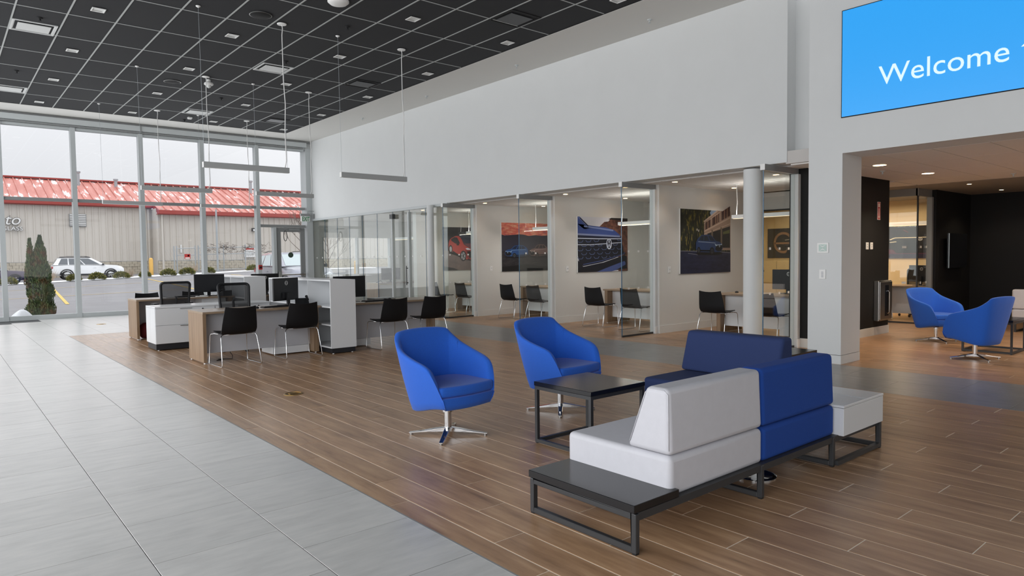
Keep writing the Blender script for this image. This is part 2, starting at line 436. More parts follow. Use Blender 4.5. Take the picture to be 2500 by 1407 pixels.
# office and lounge ceilings
c2 = struct(empty('ceiling_office'))
B(XW+.36, 18.6, 5.0, 21.4, ZO+.02, ZO+.2).build('ceiling_deck', M_ctile2, c2)
ot = B(-.6, .6, -.297, .297, 0, .022).mesh('ceiling_tile', M_ctile2); ot2 = B(-.6, .6, -.297, .297, 0, .022)
k = 0
for i in range(3):
    for j in range(26):
        put(ot, 'ceiling_tile', c2, (XW+.36+.62+1.22*i, 5.35+.61*j, ZO)); k += 1
B(XW+.36, 18.6, 5.0, 21.4, ZO+.006, ZO+.019).build('grid_plate', M_cgrid2, c2)
c3 = struct(empty('ceiling_lounge'))
B(9.40, 14.35, -6, 5.0, ZL+.02, ZL+.2).build('ceiling_deck', M_cgrid2, c3)
ot = B(-.605, .605, -.300, .300, 0, .022).mesh('ceiling_tile', M_ctile2)
for i in range(4):
    for j in range(14): put(ot, 'ceiling_tile', c3, (9.45+.62+1.22*i, 4.66-.61*j, ZL))
B(14.30, 18.6, -6, 10.6, ZL-.004, ZL+.15).build('ceiling_bulkhead', mat('grey_bulkhead_paint', (150, 146, 140), .85), c3)
B(13.3, 14.30, 5.0, 10.6, ZL, ZL+.15).build('corridor_ceiling', M_ctile2, c3)

# ================================================================== WALLS
struct(B(XW, XW+.36, 4.98, 21.5, 2.75, ZC+.2).build('wall_right', M_wall))
struct(B(9.63, 9.99, 3.6, 4.98, 2.75, ZC+.2).build('wall_recess', M_wall))
col_ = struct(empty('column'))
B(8.89, 9.45, 3.97, 4.41, .118, ZL).build('column_shaft', M_wall, col_)
B(8.888, 9.452, 3.968, 4.412, 0, .112).build('column_base', M_wall, col_)
struct(B(8.89, 9.45, -8, 4.41, ZL, ZC+.2).build('wall_header', M_wall))
struct(B(-4, 18.6, -8.3, -8, -.1, ZC+.2).build('wall_behind', M_wall))
struct(B(9.45, 18.6, -6.2, -6, 0, ZL+.1).build('wall_lounge', M_black))
# window wall: head band, shade cassette, right return
hd = struct(empty('wall_ahead'))
B(-4, 9.39, 21.14, 21.5, 4.955, ZC+.2).build('head_panel', M_wall, hd)
B(-4, 9.2, 20.98, 21.13, 5.02, 5.16).build('shade_pocket', M_alu, hd)
B(-4, 9.1, 21.02, 21.06, 4.97, 5.01).build('shade_hem', M_alud, hd)
B(-4, 9.39, 21.06, 21.14, 5.17, 5.20).build('shade_rail', M_alud, hd)
B(4.44, 4.47, 20.96, 20.99, 5.0, 5.16).build('shade_bracket', M_alud, hd)
B(9.20, 9.40, 21.08, 21.5, 0, 5.0).build('end_post', M_alu, hd)
B(9.40, 18.6, 21.2, 21.5, 0, .93).build('lower_wall', M_wallg, hd)
B(9.40, 9.76, 21.2, 21.5, .93, 2.8).build('pier', M_wallg, hd)
B(12.35, 18.6, 21.2, 21.5, .93, 2.8).build('pier', M_wallg, hd)
B(9.76, 12.35, 21.2, 21.5, 2.17, 2.8).build('lintel', M_wallg, hd)
MX = [-.25, 1.31, 2.87, 4.455, 6.05, 7.64, 9.20]
for i in range(6):
    a, b = MX[i], MX[i+1]
    wn = struct(empty('window_%d' % (i+1)))
    MB().box(a-.055, a+.055, 21.05, 21.27, 0, 4.96).build('mullion', M_alu, wn)
    B(a+.055, b-.055, 21.08, 21.27, 4.90, 4.955).build('head_rail', M_alu, wn)
    B(a+.055, b-.055, 21.08, 21.27, 3.035, 3.11).build('transom', M_alud, wn)
    B(a+.055, b-.055, 21.17, 21.18, 3.11, 4.90).build('pane', M_glass, wn)
    if i < 5:
        B(a+.055, b-.055, 21.06, 21.27, 0, .11).build('sill', M_alu, wn)
        B(a+.055, b-.055, 21.17, 21.18, .11, 3.035).build('pane', M_glass, wn)
    else:
        B(a+.055, b-.055, 21.08, 21.27, 2.47, 2.55).build('door_head', M_alud, wn)
        B(a+.055, b-.055, 21.17, 21.18, 2.55, 3.035).build('pane', M_glass, wn)
        B(8.10, 8.19, 21.08, 21.27, 0, 2.47).build('side_post', M_alu, wn)
        B(a+.055, 8.10, 21.06, 21.27, 0, .11).build('sill', M_alu, wn)
        B(a+.055, 8.10, 21.17, 21.18, .11, 2.47).build('pane', M_glass, wn)
# corner office window in the same wall
wn = struct(empty('window_7'))
B(9.76, 12.35, 21.15, 21.3, .88, .94).build('sill', M_white, wn)
B(9.76, 12.35, 21.3, 21.31, .94, 2.17).build('pane', M_glass, wn)
for x in (9.78, 11.05, 12.33): B(x-.03, x+.03, 21.22, 21.36, .94, 2.17).build('mullion', M_alu, wn)
# door
dr = struct(empty('door_1'))
D0, D1 = 8.20, 9.14
fr = MB().box(D0, D0+.15, 21.14, 21.2, .02, 2.46).box(D1-.15, D1, 21.14, 21.2, .02, 2.46).box(D0+.15, D1-.15, 21.14, 21.2, 2.33, 2.46).box(D0+.15, D1-.15, 21.14, 21.2, .02, .30)
fr.build('door_frame', M_alud, dr)
B(D0+.15, D1-.15, 21.165, 21.175, .30, 2.33).build('pane', M_glass, dr)
MB().tube([(D0+.08, 21.06, .98), (D1-.06, 21.06, .98)], .022, 8).box(D0+.02, D0+.12, 21.04, 21.14, .84, 1.08).box(D1-.10, D1-.03, 21.05, 21.14, .93, 1.03).build('push_bar', M_steel, dr)
MB().box(8.62, 8.95, 21.06, 21.14, 2.37, 2.43).bar((8.66, 21.08, 2.44), (8.36, 20.98, 2.46), .02, .015).build('door_closer', M_alud, dr)
MB().tube([(8.46+.055*math.sin(t)*(1 if t < PI else 1), 21.05, 2.24-.2*(1-math.cos(t))/2*1.6+.12) for t in [i*2*PI/18 for i in range(18)]], .010, 6, closed=True).build('cable_loop', M_plastic, dr)
MB().lathe([(.0, -.004), (.085, -.004), (.085, .004), (0, .004)], 24, (8.66, 21.15, 1.60), 'y').build('door_decal', mat('dark_decal', (60, 78, 66), .6), dr)

# glazed left front, outside the frame
lf = struct(empty('wall_left'))
for i in range(19): B(-4.05, -3.9, -8+1.62*i-.05, -8+1.62*i+.05, 0, 5.2).build('mullion', M_alu, lf)
B(-4.05, -3.9, -8, 21.4, 4.9, 5.5).build('head_rail', M_alu, lf); B(-4.05, -3.9, -8, 21.4, 0, .1).build('sill', M_alu, lf); B(-4.04, -3.92, -8, 21.4, 3.03, 3.1).build('transom', M_alud, lf)

# bays: partitions, glass fins, posts
def partition(n, y0, y1, x0=10.15, x1=13.35, mt=M_wallg):
    wp = struct(empty('wall_bay_%d' % n))
    B(x0, x1, y0, y1, .0, ZO).build('partition', mt, wp)
    B(x0-.012, x1, y0-.014, y0, 0, .14).build('skirting', M_soffit, wp)
    return wp
def fin(n, yc, x0, x1, jamb=True):
    f = struct(empty('glass_fin_%d' % n)); f.name = 'window_%d' % (10+n)
    B(x0, x1, yc-.006, yc+.006, .03, 2.64).build('pane', M_glassr, f)
    B(x0-.003, x0+.004, yc-.0065, yc+.0065, .03, 2.64).build('glass_edge', M_gedge, f)
    B(x0-.02, x1+.06, yc-.035, yc+.035, 2.645, ZO).build('head_rail', M_alud, f)
    B(x0-.026, x0-.02, yc-.036, yc+.036, 2.645, ZO).build('rail_cap', M_white, f)
    B(x0, x1, yc-.012, yc+.012, 0, .03).build('floor_channel', M_frame, f)
    if jamb:
        B(x1, x1+.075, yc-.06, yc+.06, 0, 2.645).build('jamb', M_wall, f)
        B(x1-.02, x1+.08, yc-.075, yc-.06, 0, .13).build('jamb_base', M_white, f)
    for z in (1.50, .84):
        for q in range(3): B(x0+.16+.27*q, x0+.205+.27*q, yc-.0085, yc-.006, z, z+.035).build('glass_marker', M_white, f)
    return f
for n, y0 in enumerate((7.83, 10.58, 13.33, 16.08)):
    partition(n+1, y0, y0+.17)
    if n < 3: fin(n+1, y0+.10, 9.22, 10.08)
fin(4, 5.20, 9.14, 10.04)
wb = struct(empty('wall_black'))
B(10.12, 13.06, 5.0, 5.32, .14, ZL+.03).build('partition', M_black, wb); B(10.11, 13.07, 4.988, 5.33, 0, .14).build('skirting', M_soffit, wb)
# rear of the bays
wr = struct(empty('wall_bay_rear'))
B(13.3, 13.42, 8.0, 21.2, 0, ZO).build('rear_panel', M_wallg, wr); B(13.3, 13.42, 5.32, 7.83, 2.36, ZO).build('rear_bulkhead', M_wallg, wr)
B(13.33, 13.34, 5.32, 7.83, 0, 2.33).build('pane', M_glassr, wr); B(13.3, 13.38, 5.32, 7.83, 2.33, 2.36).build('head_rail', M_frame, wr)
B(13.3, 13.38, 6.90, 6.98, 0, 2.33).build('post', M_alu, wr)
# glass front of the enclosed offices
wf = struct(empty('window_20')); ys = [13.50, 14.45, 15.22, 16.05, 16.9, 17.75, 18.55, 19.35, 20.2, 21.10]
for a, b in zip(ys, ys[1:]):
    B(9.395, 9.407, a+.004, b-.004, .03, 2.69).build('pane', M_glassr, wf); B(9.394, 9.408, b-.006, b-.001, .03, 2.69).build('glass_edge', M_gedge, wf)
    for q in range(2): B(9.391, 9.395, a+.2+.4*q, a+.24+.4*q, 1.48, 1.52).build('glass_marker', M_white, wf)
B(9.36, 9.44, 13.45, 21.1, 2.69, 2.755).build('head_rail', M_alu, wf); B(9.385, 9.417, 13.5, 21.1, 0, .03).build('floor_channel', M_frame, wf)
for y in (15.22, 16.05): B(9.36, 9.44, y-.03, y+.03, .03, 2.64).build('door_stile', M_alu, wf)
MB().box(9.30, 9.39, 15.9, 16.05, 2.5, 2.62).build('door_operator', M_frame, wf)
MB().tube([(9.34, 15.30, .75), (9.34, 15.30, 1.25)], .012, 8).box(9.33, 9.40, 15.29, 15.31, .8, .82).box(9.33, 9.40, 15.29, 15.31, 1.18, 1.2).build('pull_handle', M_frame, wf)
# round columns
for n, (x, y, r) in enumerate(((9.60, 5.63, .143), (9.26, 14.02, .082))):
    MB().lathe([(r, 0), (r, ZO)], 32, (x, y, 0)).build('column_round', M_wall, None, smooth=.9)['kind'] = 'structure'
# warm room beyond the lounge
we = struct(empty('wall_warm_room'))
B(18.2, 18.4, 4.9, 10.6, 0, ZL).build('rear_panel', M_cream, we); B(13.4, 18.4, 10.4, 10.6, 0, ZL).build('side_panel', M_cream, we)
wg = struct(empty('window_21'))
B(14.975, 14.987, 5.2, 10.4, .03, 2.56).build('pane', M_glass, wg); B(14.987, 15.62, 5.195, 5.207, .03, 2.56).build('pane', M_glass, wg)
B(14.955, 15.005, 5.2, 10.4, 2.56, ZL).build('head_rail', M_alud, wg); B(14.955, 15.68, 5.18, 5.23, 2.56, ZL).build('head_rail', M_alud, wg)
B(14.965, 14.997, 5.19, 5.215, .03, 2.56).build('corner_joint', M_frame, wg); B(15.60, 15.68, 5.15, 5.25, 0, 2.56).build('jamb', M_alud, wg); B(14.96, 15.0, 5.2, 10.4, 0, .03).build('floor_channel', M_frame, wg)
for z in (1.52, .80):
    for q in range(2): B(14.97, 14.975, 5.40+.36*q, 5.48+.36*q, z, z+.045).build('glass_marker', M_white, wg)
    B(15.12, 15.17, 5.19, 5.195, z, z+.045).build('glass_marker', M_white, wg); B(15.42, 15.47, 5.19, 5.195, z, z+.045).build('glass_marker', M_white, wg)
wl = struct(empty('wall_lounge_rear'))
B(15.68, 17.8, 5.1, 5.2, 0, ZL).build('side_panel', M_black, wl); B(17.8, 18.0, -6, 5.2, 0, ZL).build('rear_panel', M_black, wl)

# ================================================================== LOUNGE SEATING
def loop(parent, x, y0, y1, z1, t=.03, name='leg_loop'):
    mb_ = MB(); h = t/2
    mb_.box(x-h, x+h, y0, y0+t, .008, z1).box(x-h, x+h, y1-t, y1, .008, z1).box(x-h, x+h, y0+t, y1-t, .008, .008+t).box(x-h, x+h, y0+t, y1-t, z1-t, z1)
    o = mb_.build(name, M_frame, parent, smooth=.5, bevel=.003, seg=1)
    for a in (y0+.003, y1-.027): B(x-.012, x+.012, a, a+.024, 0, .01).build('glide', M_plastic, o)
    return o
def piping(pts, parent, mt, closed=True, r=.0045):
    return MB().tube(pts, r, 6, closed=closed).build('seam', mt, parent, smooth=2)
s = thing('modular_sofa', 'long modular sofa with pale grey and royal blue bolsters, black end slab and white box', 'sofa')
for x in (2.525, 3.665, 4.575): loop(s, x, 2.08, 2.84, .20)
loop(s, 5.275, 2.06, 2.44, .20)
for a in ((2.54, 5.26, 2.085, 2.135, .165, .204), (2.54, 5.26, 2.41, 2.44, .165, .2), (2.54, 4.56, 2.81, 2.84, .165, .2)): B(*a).build('frame_rail', M_frame, s)
for a in (2.06, 2.41): B(4.59, 5.26, a, a+.03, .01, .04).build('floor_rail', M_frame, s)
o = rbox(2.505, 2.86, 2.085, 2.845, .205, .245, 'end_slab', M_slab, s, .002, 1); o['label'] = 'black glossy end table slab'
o = rbox(2.82, 3.712, 2.11, 2.85, .20, .408, 'seat', M_vinyl, s, .03, 4); o['label'] = 'pale grey seat block'
o = rbox(3.718, 4.64, 2.11, 2.85, .20, .408, 'seat', M_blue2, s, .03, 4); o['label'] = 'deep blue seat block'
prof = [(2.11, .412), (2.40, .412), (2.268, .757), (2.125, .757)]
o = MB().prism(prof, 'x', 2.82, 3.712).build('bolster', M_vinyl, s, smooth=.9, bevel=.028, seg=4); o['label'] = 'pale grey back bolster'
o = MB().prism(prof, 'x', 3.718, 4.64).build('bolster', M_blue2, s, smooth=.9, bevel=.028, seg=4); o['label'] = 'royal blue back bolster'
for x in (2.836,): piping([(x-.012, 2.122, .44), (x-.012, 2.128, .728), (x-.010, 2.15, .745), (x-.010, 2.25, .745), (x-.012, 2.272, .722), (x-.012, 2.378, .445)], s, M_vinyl, False, .003)
piping([(2.833, 2.123, .23), (2.833, 2.123, .385), (2.833, 2.15, .397), (2.833, 2.81, .397)], s, M_vinyl, False, .003)
o = MB().box(4.645, 5.285, 2.05, 2.43, .20, .388).box(4.643, 5.287, 2.048, 2.432, .391, .408).build('storage_box', M_whitelam, s, smooth=.5, bevel=.002, seg=1); o['label'] = 'white box table'
piping([(5.0, 2.05, .409), (5.0, 2.43, .409)], s, M_greylam, False, .0012)

s = thing('corner_sofa', 'navy sofa with bolster back, standing behind the royal blue bolster', 'sofa')
for y in (2.89, 3.66):
    MB().box(4.62, 4.65, y-.015, y+.015, 0, .2).box(5.30, 5.33, y-.015, y+.015, 0, .2).box(4.65, 5.30, y-.015, y+.015, 0, .03).box(4.65, 5.30, y-.015, y+.015, .17, .2).build('leg_loop', M_frame, s)
for a in (4.62, 5.30): B(a, a+.03, 2.905, 3.645, .17, .2).build('frame_rail', M_frame, s)
rbox(4.57, 5.36, 2.86, 3.70, .20, .408, 'seat', M_navy, s, .03, 4)
MB().prism([(5.36, .412), (5.09, .412), (5.20, .757), (5.345, .757)], 'y', 2.775, 3.70).build('bolster', M_navy, s, smooth=.9, bevel=.028, seg=4)

def coffee_table(x0, x1, y0, y1, label, h=.48):
    cx, cy = (x0+x1)/2, (y0+y1)/2; a, b = (x1-x0)/2, (y1-y0)/2; t = .026
    k = thing('coffee_table', label, 'table', (cx, cy, 0), 0, 'square black tables on open graphite frames')
    rbox(-a, a, -b, b, h-.032, h, 'table_top', M_slab, k, .002, 1)
    for sx in (-1, 1):
        for sy in (-1, 1):
            x, y = sx*(a-t/2-.004), sy*(b-t/2-.004)
            l = B(x-t/2, x+t/2, y-t/2, y+t/2, .006, h-.034).build('leg', M_frame, k)
            B(x-.010, x+.010, y-.010, y+.010, 0, .008).build('glide', M_plastic, l)
    for nm, z in (('lower_rail', .008), ('upper_rail', h-.034-t)):
        MB().box(-a+t+.004, a-t-.004, -b+.004, -b+.004+t, z, z+t).box(-a+t+.004, a-t-.004, b-t-.004, b-.004, z, z+t).box(-a+.004, -a+t+.004, -b+t+.004, b-t-.004, z, z+t).box(a-t-.004, a-.004, -b+t+.004, b-t-.004, z, z+t).build(nm, M_frame, k)
    return k
coffee_table(3.50, 4.10, 3.30, 3.90, 'square black coffee table between the two blue swivel chairs and the grey sofa')
coffee_table(6.05, 6.67, 3.21, 3.83, 'square black table mostly hidden behind the navy sofa back')
coffee_table(11.30, 11.96, 2.71, 3.33, 'square black table beside the blue chair in the dark lounge')

def make_swivel():
    root = thing('swivel_chair', '', 'armchair', (0, 0, 0), 0, 'royal blue swivel tub chairs')
    BOT = [(-.218, .270), (-.236, .245), (-.246, .20), (-.252, .14), (-.256, .06), (-.256, -.03), (-.250, -.10), (-.238, -.155), (-.216, -.195), (-.182, -.222), (-.13, -.24), (-.065, -.248), (0, -.25)]
    TOP = [(-.272, .268, .385), (-.300, .235, .485), (-.324, .185, .575), (-.338, .118, .614), (-.347, .04, .636), (-.350, -.05, .660), (-.346, -.14, .688), (-.332, -.22, .722), (-.306, -.292, .775), (-.268, -.342, .826), (-.19, -.366, .842), (-.095, -.376, .848), (0, -.38, .850)]
    def fine(A):
        out = []
        for i in range(len(A)-1):
            p0, p1, p2, p3 = A[max(i-1, 0)], A[i], A[i+1], A[min(i+2, len(A)-1)]
            for t in (0, .34, .67): out.append(tuple(.5*(2*p1[k]+(p2[k]-p0[k])*t+(2*p0[k]-5*p1[k]+4*p2[k]-p3[k])*t*t+(3*p1[k]-p0[k]-3*p2[k]+p3[k])*t**3) for k in range(len(p1))))
        return out+[A[-1]]
    mir = lambda A: A+[(-p[0], *p[1:]) for p in reversed(A[:-1])]
    bot, top = mir(fine(BOT)), mir(fine(TOP)); N = len(bot); rows = []
    def zbot(y): t = max(0, min(1, (y+.22)/.46)); return .205+.065*t*t*(3-2*t)
    for i in range(N):
        bx, by = bot[i]; tx, ty, tz = top[i]; zb = zbot(by); r = []
        a0, a1 = bot[max(i-1, 0)], bot[min(i+1, N-1)]; b0, b1 = top[max(i-1, 0)], top[min(i+1, N-1)]
        nx, ny = -(b1[1]-b0[1]), (b1[0]-b0[0]); l = math.hypot(nx, ny); nx, ny = nx/l, ny/l      # inward? make it point to the axis
        if nx*(-tx)+ny*(-.02-ty) < 0: nx, ny = -nx, -ny
        for q_, dz in ((.07, 0), (.025, .003), (.006, .014)): r.append((bx*(1-q_*3.2), by*(1-q_*3.2), zb+dz))
        P = lambda t, ins: (bx+(tx-bx)*t+nx*ins, by+(ty-by)*t+ny*ins, zb+.02+(tz-zb-.02)*t)
        for q in range(1, 9): r.append(P((q/8)*.975, -.006*math.sin(PI*q/8)))
        x, y, z = P(1, 0); r += [(x+nx*.006, y+ny*.006, z), (x+nx*.022, y+ny*.022, z+.006), (x+nx*.038, y+ny*.038, z)]
        ti = max(0.0, (.34-zb)/(tz-zb))
        for q in range(8): r.append(P(.97-(.97-ti)*q/7, .046))
        rows.append(r)
    g = MB().grid(rows); n = len(rows[0]); last = (N-1)*n
    g.face(range(n)); g.face([last+i for i in reversed(range(n))]); g.face([i*n for i in range(N)])
    g.build('shell', M_blue, root, smooth=1.0)
    fr = []
    for i in range(15):
        t = 2*i/14-1; bu = .030*(1-t*t)
        fr.append([(t*.150, .12, .262), (t*.20, .225+bu, .262), (t*.222, .262+bu, .275), (t*.246, .272+bu, .315), (t*.262, .272+bu, .366), (t*.262, .22+bu, .374)])
    MB().grid(fr).build('apron', M_blue, root, smooth=1.2)
    pts = [((2*i/14-1)*.268, .262+.036*(1-(2*i/14-1)**2)) for i in range(15)]
    q = [(.288*math.copysign(abs(math.cos(i/18*PI))**.5, math.cos(i/18*PI)), .10-.34*abs(math.sin(i/18*PI))**.6) for i in range(19)]
    MB().prism(pts+q, 'z', .372, .452).build('seat_cushion', M_blue, root, smooth=.9, bevel=.022, seg=3)
    for sx in (-1, 1):
        i = 22 if sx < 0 else N-23
        bx, by = bot[i]; tx, ty, tz = top[i]; l = math.hypot(tx, ty)
        MB().tube([((bx+(tx-bx)*t)*(1-.047/l), (by+(ty-by)*t)*(1-.047/l), zbot(by)+.02+(tz-zbot(by)-.02)*t) for t in (.42, .55, .7, .85, .97)], .0035, 5).build('seam', M_blue, root, smooth=2)
        MB().tube([(sx*.224, .262, .276), (sx*.246, .274, .32), (sx*.262, .276, .362)], .0035, 5).build('seam', M_blue, root, smooth=2)
    MB().lathe([(.03, .03), (.03, .225)], 20).lathe([(.045, .195), (.045, .215)], 20).build('pedestal', M_chrome, root, smooth=.7)
    for k in range(4):
        t = PI/4+k*PI/2; c, s_ = math.cos(t), math.sin(t)
        lg = MB(); A = Vector((c*.0, s_*.0, 0)); nrm = Vector((-s_, c, 0)); d = Vector((c, s_, 0)); o0 = 0
        sec = [(0, .022, .032, .072), (.10, .021, .030, .058), (.22, .018, .024, .036), (.322, .015, .014, .024)]
        for r, hw, z0, z1 in sec:
            for (sgn, z) in ((-1, z0), (1, z0), (1, z1), (-1, z1)): lg.v.append(tuple(d*r+nrm*sgn*hw+Vector((0, 0, z))))
        for i in range(3):
            for j in range(4): lg.face([i*4+j, i*4+(j+1) % 4, (i+1)*4+(j+1) % 4, (i+1)*4+j])
        lg.face([12, 13, 14, 15]); lo = lg.build('leg', M_chrome, root, smooth=.5, bevel=.002, seg=1)
        MB().lathe([(.014, 0), (.014, .016)], 12, tuple(d*.305)).build('glide', M_steel, lo, smooth=.7)
    return root
sw = make_swivel(); us = [False]
def face(dx, dy): return math.atan2(dy, dx)-PI/2
def swivel(x, y, f, label): 
    o = place(sw, us, (x, y, 0), face(*f), label)
    for c in list(kids(o)):
        if c.name.startswith('leg'): c.rotation_euler.z = -face(*f)
    return o
swivel(3.14, 4.55, (.06, -1.0), 'royal blue swivel chair standing alone on the planks, nearest the desks')
swivel(4.435, 4.57, (.06, -1.0), 'royal blue swivel chair behind the black coffee table')
swivel(12.28, 3.97, (-.42, -.90), 'blue swivel chair in the dark lounge facing out, farther from the camera')
swivel(10.60, 2.96, (.22, .92), 'blue swivel chair in the dark lounge seen from behind')

s = thing('lounge_sofa', 'pale grey sofa against the black lounge wall, cut by the picture edge', 'sofa')
rbox(14.55, 15.25, 1.55, 3.52, .20, .408, 'seat', M_vinyl, s, .03, 3)
MB().prism([(14.55, .412), (14.84, .412), (14.71, .757), (14.56, .757)], 'y', 1.55, 3.52).build('bolster', M_vinyl, s, smooth=.9, bevel=.028, seg=3)
for y in (1.6, 3.47): MB().box(14.58, 14.61, y-.015, y+.015, 0, .2).box(15.2, 15.23, y-.015, y+.015, 0, .2).box(14.61, 15.2, y-.015, y+.015, 0, .03).box(14.61, 15.2, y-.015, y+.015, .17, .2).build('leg_loop', M_frame, s)

# ================================================================== DESK CLUSTERS
def make_visitor():
    root = thing('visitor_chair', '', 'chair', (0, 0, 0), 0, 'black shell visitor chairs on chrome sled frames')
    prof = [(.225, .452, .205), (.19, .458, .218), (.08, .448, .226), (-.06, .437, .232), (-.15, .440, .236), (-.195, .458, .238), (-.222, .50, .240), (-.238, .57, .236), (-.256, .66, .226), (-.276, .75, .214), (-.290, .812, .206)]
    n = 9; top = []; bot = []
    for i, (y, z, hw) in enumerate(prof):
        p, q = prof[max(i-1, 0)], prof[min(i+1, len(prof)-1)]
        ty, tz = q[0]-p[0], q[1]-p[1]; l = math.hypot(ty, tz); ny, nz = -tz/l*-1, ty/l*-1     # normal towards the sitter
        ra, rb = [], []
        for j in range(n):
            u = 2*j/(n-1)-1; cv = .035*u*u*(1 if i > 4 else .4)
            dz = -.012*(1-u*u) if i == len(prof)-1 else 0
            ra.append((u*hw, y+ny*cv, z+nz*cv+dz)); rb.append((u*hw, y+ny*(cv-.012), z+nz*(cv-.012)+dz))
        top.append(ra); bot.append(rb)
    g = MB().grid(top+bot[::-1])
    k = len(prof)*2
    g.grid([[bot[0][j], top[0][j]] for j in range(n)])
    for j in (0, n-1): g.grid([[top[i][j], bot[i][j]] for i in range(len(prof))])
    g.build('shell', M_shell, root, smooth=1.0)
    for sx in (-1, 1):
        pts = [(sx*.19, .05, .432), (sx*.215, .16, .432), (sx*.245, .205, .425), (sx*.252, .222, .40), (sx*.268, .246, .03), (sx*.27, .238, .012), (sx*.27, .215, .008), (sx*.27, -.235, .008), (sx*.27, -.255, .014), (sx*.268, -.262, .035), (sx*.245, -.175, .39), (sx*.235, -.16, .42), (sx*.21, -.13, .428), (sx*.17, -.05, .43)]
        MB().tube(pts, .0065, 8).build('sled_leg', M_chrome, root, smooth=2)
    MB().tube([(-.2, -.10, .427), (.2, -.10, .427)], .006, 6).tube([(-.21, .10, .432), (.21, .10, .432)], .006, 6).build('seat_frame', M_chrome, root, smooth=2)
    return root
vc = make_visitor(); uv = [False]
def visitor(x, y, rz, label): return place(vc, uv, (x, y, 0), rz, label)

def make_task():
    root = thing('task_chair', '', 'chair', (0, 0, 0), 0, 'black mesh-back task chairs')
    pts = []
    w2, z0, z1, r = .245, .60, 1.06, .05
    for cx, cz, a0 in ((w2-r, z1-r, 0), (-w2+r, z1-r, PI/2), (-w2*.92+r, z0+r, PI), (w2*.92-r, z0+r, 1.5*PI)):
        for i in range(5):
            t = a0+i*PI/8; x, z = cx+r*math.cos(t), cz+r*math.sin(t); pts.append((x, -.24-(z-.6)*.16+.05*(x/w2)**2, z))
    MB().tube(pts, .022, 8, closed=True).build('back_frame', M_plastic, root, smooth=2)
    g = [[(x*w2, -.24-(z-.6)*.16+.05*x*x, z) for z in (z0, .75, .9, z1)] for x in (-1, -.66, -.33, 0, .33, .66, 1)]
    MB().grid(g).build('mesh_panel', M_mesh, root, smooth=2)
    MB().bar((0, -.29, .80), (0, -.25, .47), .06, .02).bar((0, -.25, .47), (0, 0, .42), .06, .03).build('spine', M_plastic, root)
    rbox(-.25, .25, -.22, .25, .44, .51, 'seat', M_plastic, root, .03, 3)
    MB().lathe([(.028, .09), (.028, .44)], 14).build('gas_column', M_plastic, root, smooth=.7)
    for k in range(5):
        t = k*2*PI/5+.3; d = Vector((math.cos(t), math.sin(t), 0))
        l = MB().bar((0, 0, .10), tuple(d*.3+Vector((0, 0, .075))), .045, .03).build('base_leg', M_plastic, root)
        MB().lathe([(.02, -.02), (.028, -.015), (.028, .015), (.02, .02)], 12, (d.x*.3, d.y*.3, .028), 'x').build('caster', M_tyre, l, smooth=.7)
    for sx in (-1, 1): MB().bar((sx*.27, 0, .47), (sx*.29, .0, .66), .04, .025).box(sx*.29-.04, sx*.29+.04, -.12, .14, .66, .685).build('armrest', M_plastic, root)
    return root
tk = make_task(); ut = [False]

def desk(x0, x1, y0, y1, label, front=-1, h=.73, ped=None, loc=(0, 0, 0), rz=0, mp=None):
    """front: the side (y sign) with the visitors and the modesty panel"""
    k = thing('desk', label, 'desk', loc, rz)
    rbox(x0, x1, y0, y1, h-.03, h, 'desk_top', M_oakt, k, .002, 1)
    for a, b in ((x0+.001, x0+.045), (x1-.12, x1-.04)):
        e = B(a, b, y0+.01, y1-.01, .02, h-.03).build('end_panel', M_oak, k)
        for y in (y0+.05, y1-.05): MB().lathe([(.014, 0), (.014, .02)], 10, ((a+b)/2, y, 0)).build('glide', M_white, e)
    ym = y0+.17 if front < 0 else y1-.19
    B(x0+.045, x1-.12, ym, ym+.02, .13, h-.03).build('modesty_panel', mp or M_greylam, k)
    if ped:
        a, b = ped; yy = (ym+.021, y1-.08) if front < 0 else (y0+.08, ym-.001)
        p = B(a, b, yy[0], yy[1], .02, h-.035).build('pedestal', M_whitelam, k)
        yf = yy[1] if front < 0 else yy[0]-.018
        for z0_, z1_ in ((.05, .24), (.25, .44), (.45, .66)): B(a+.005, b-.005, yf, yf+.018, z0_, z1_).build('drawer', M_whitelam, p)
        B(a+.002, b-.002, ym-.004, ym, .02, .125).build('plinth', M_whitelam, p)
    MB().lathe([(.035, -.003), (.035, .0006)], 16, (x0+.28, (y0+y1)/2, h)).build('cable_grommet', M_white, k, smooth=.7)
    return k
desk(2.81, 4.548, 9.99, 10.72, 'oak desk nearest the camera on the left, oak end panel and pale modesty panel', -1, ped=(3.85, 4.42))
desk(2.79, 4.55, 13.98, 14.70, 'oak desk farther left behind the low white cabinets', 1, h=.745, ped=(3.95, 4.4))
desk(5.02, 6.72, 10.02, 10.74, 'oak desk nearest the camera to the right of the tall white bookcase', -1, ped=(5.06, 5.5))
desk(5.02, 6.72, 13.98, 14.70, 'oak desk at the back right of the desk island', 1, ped=(6.0, 6.5))

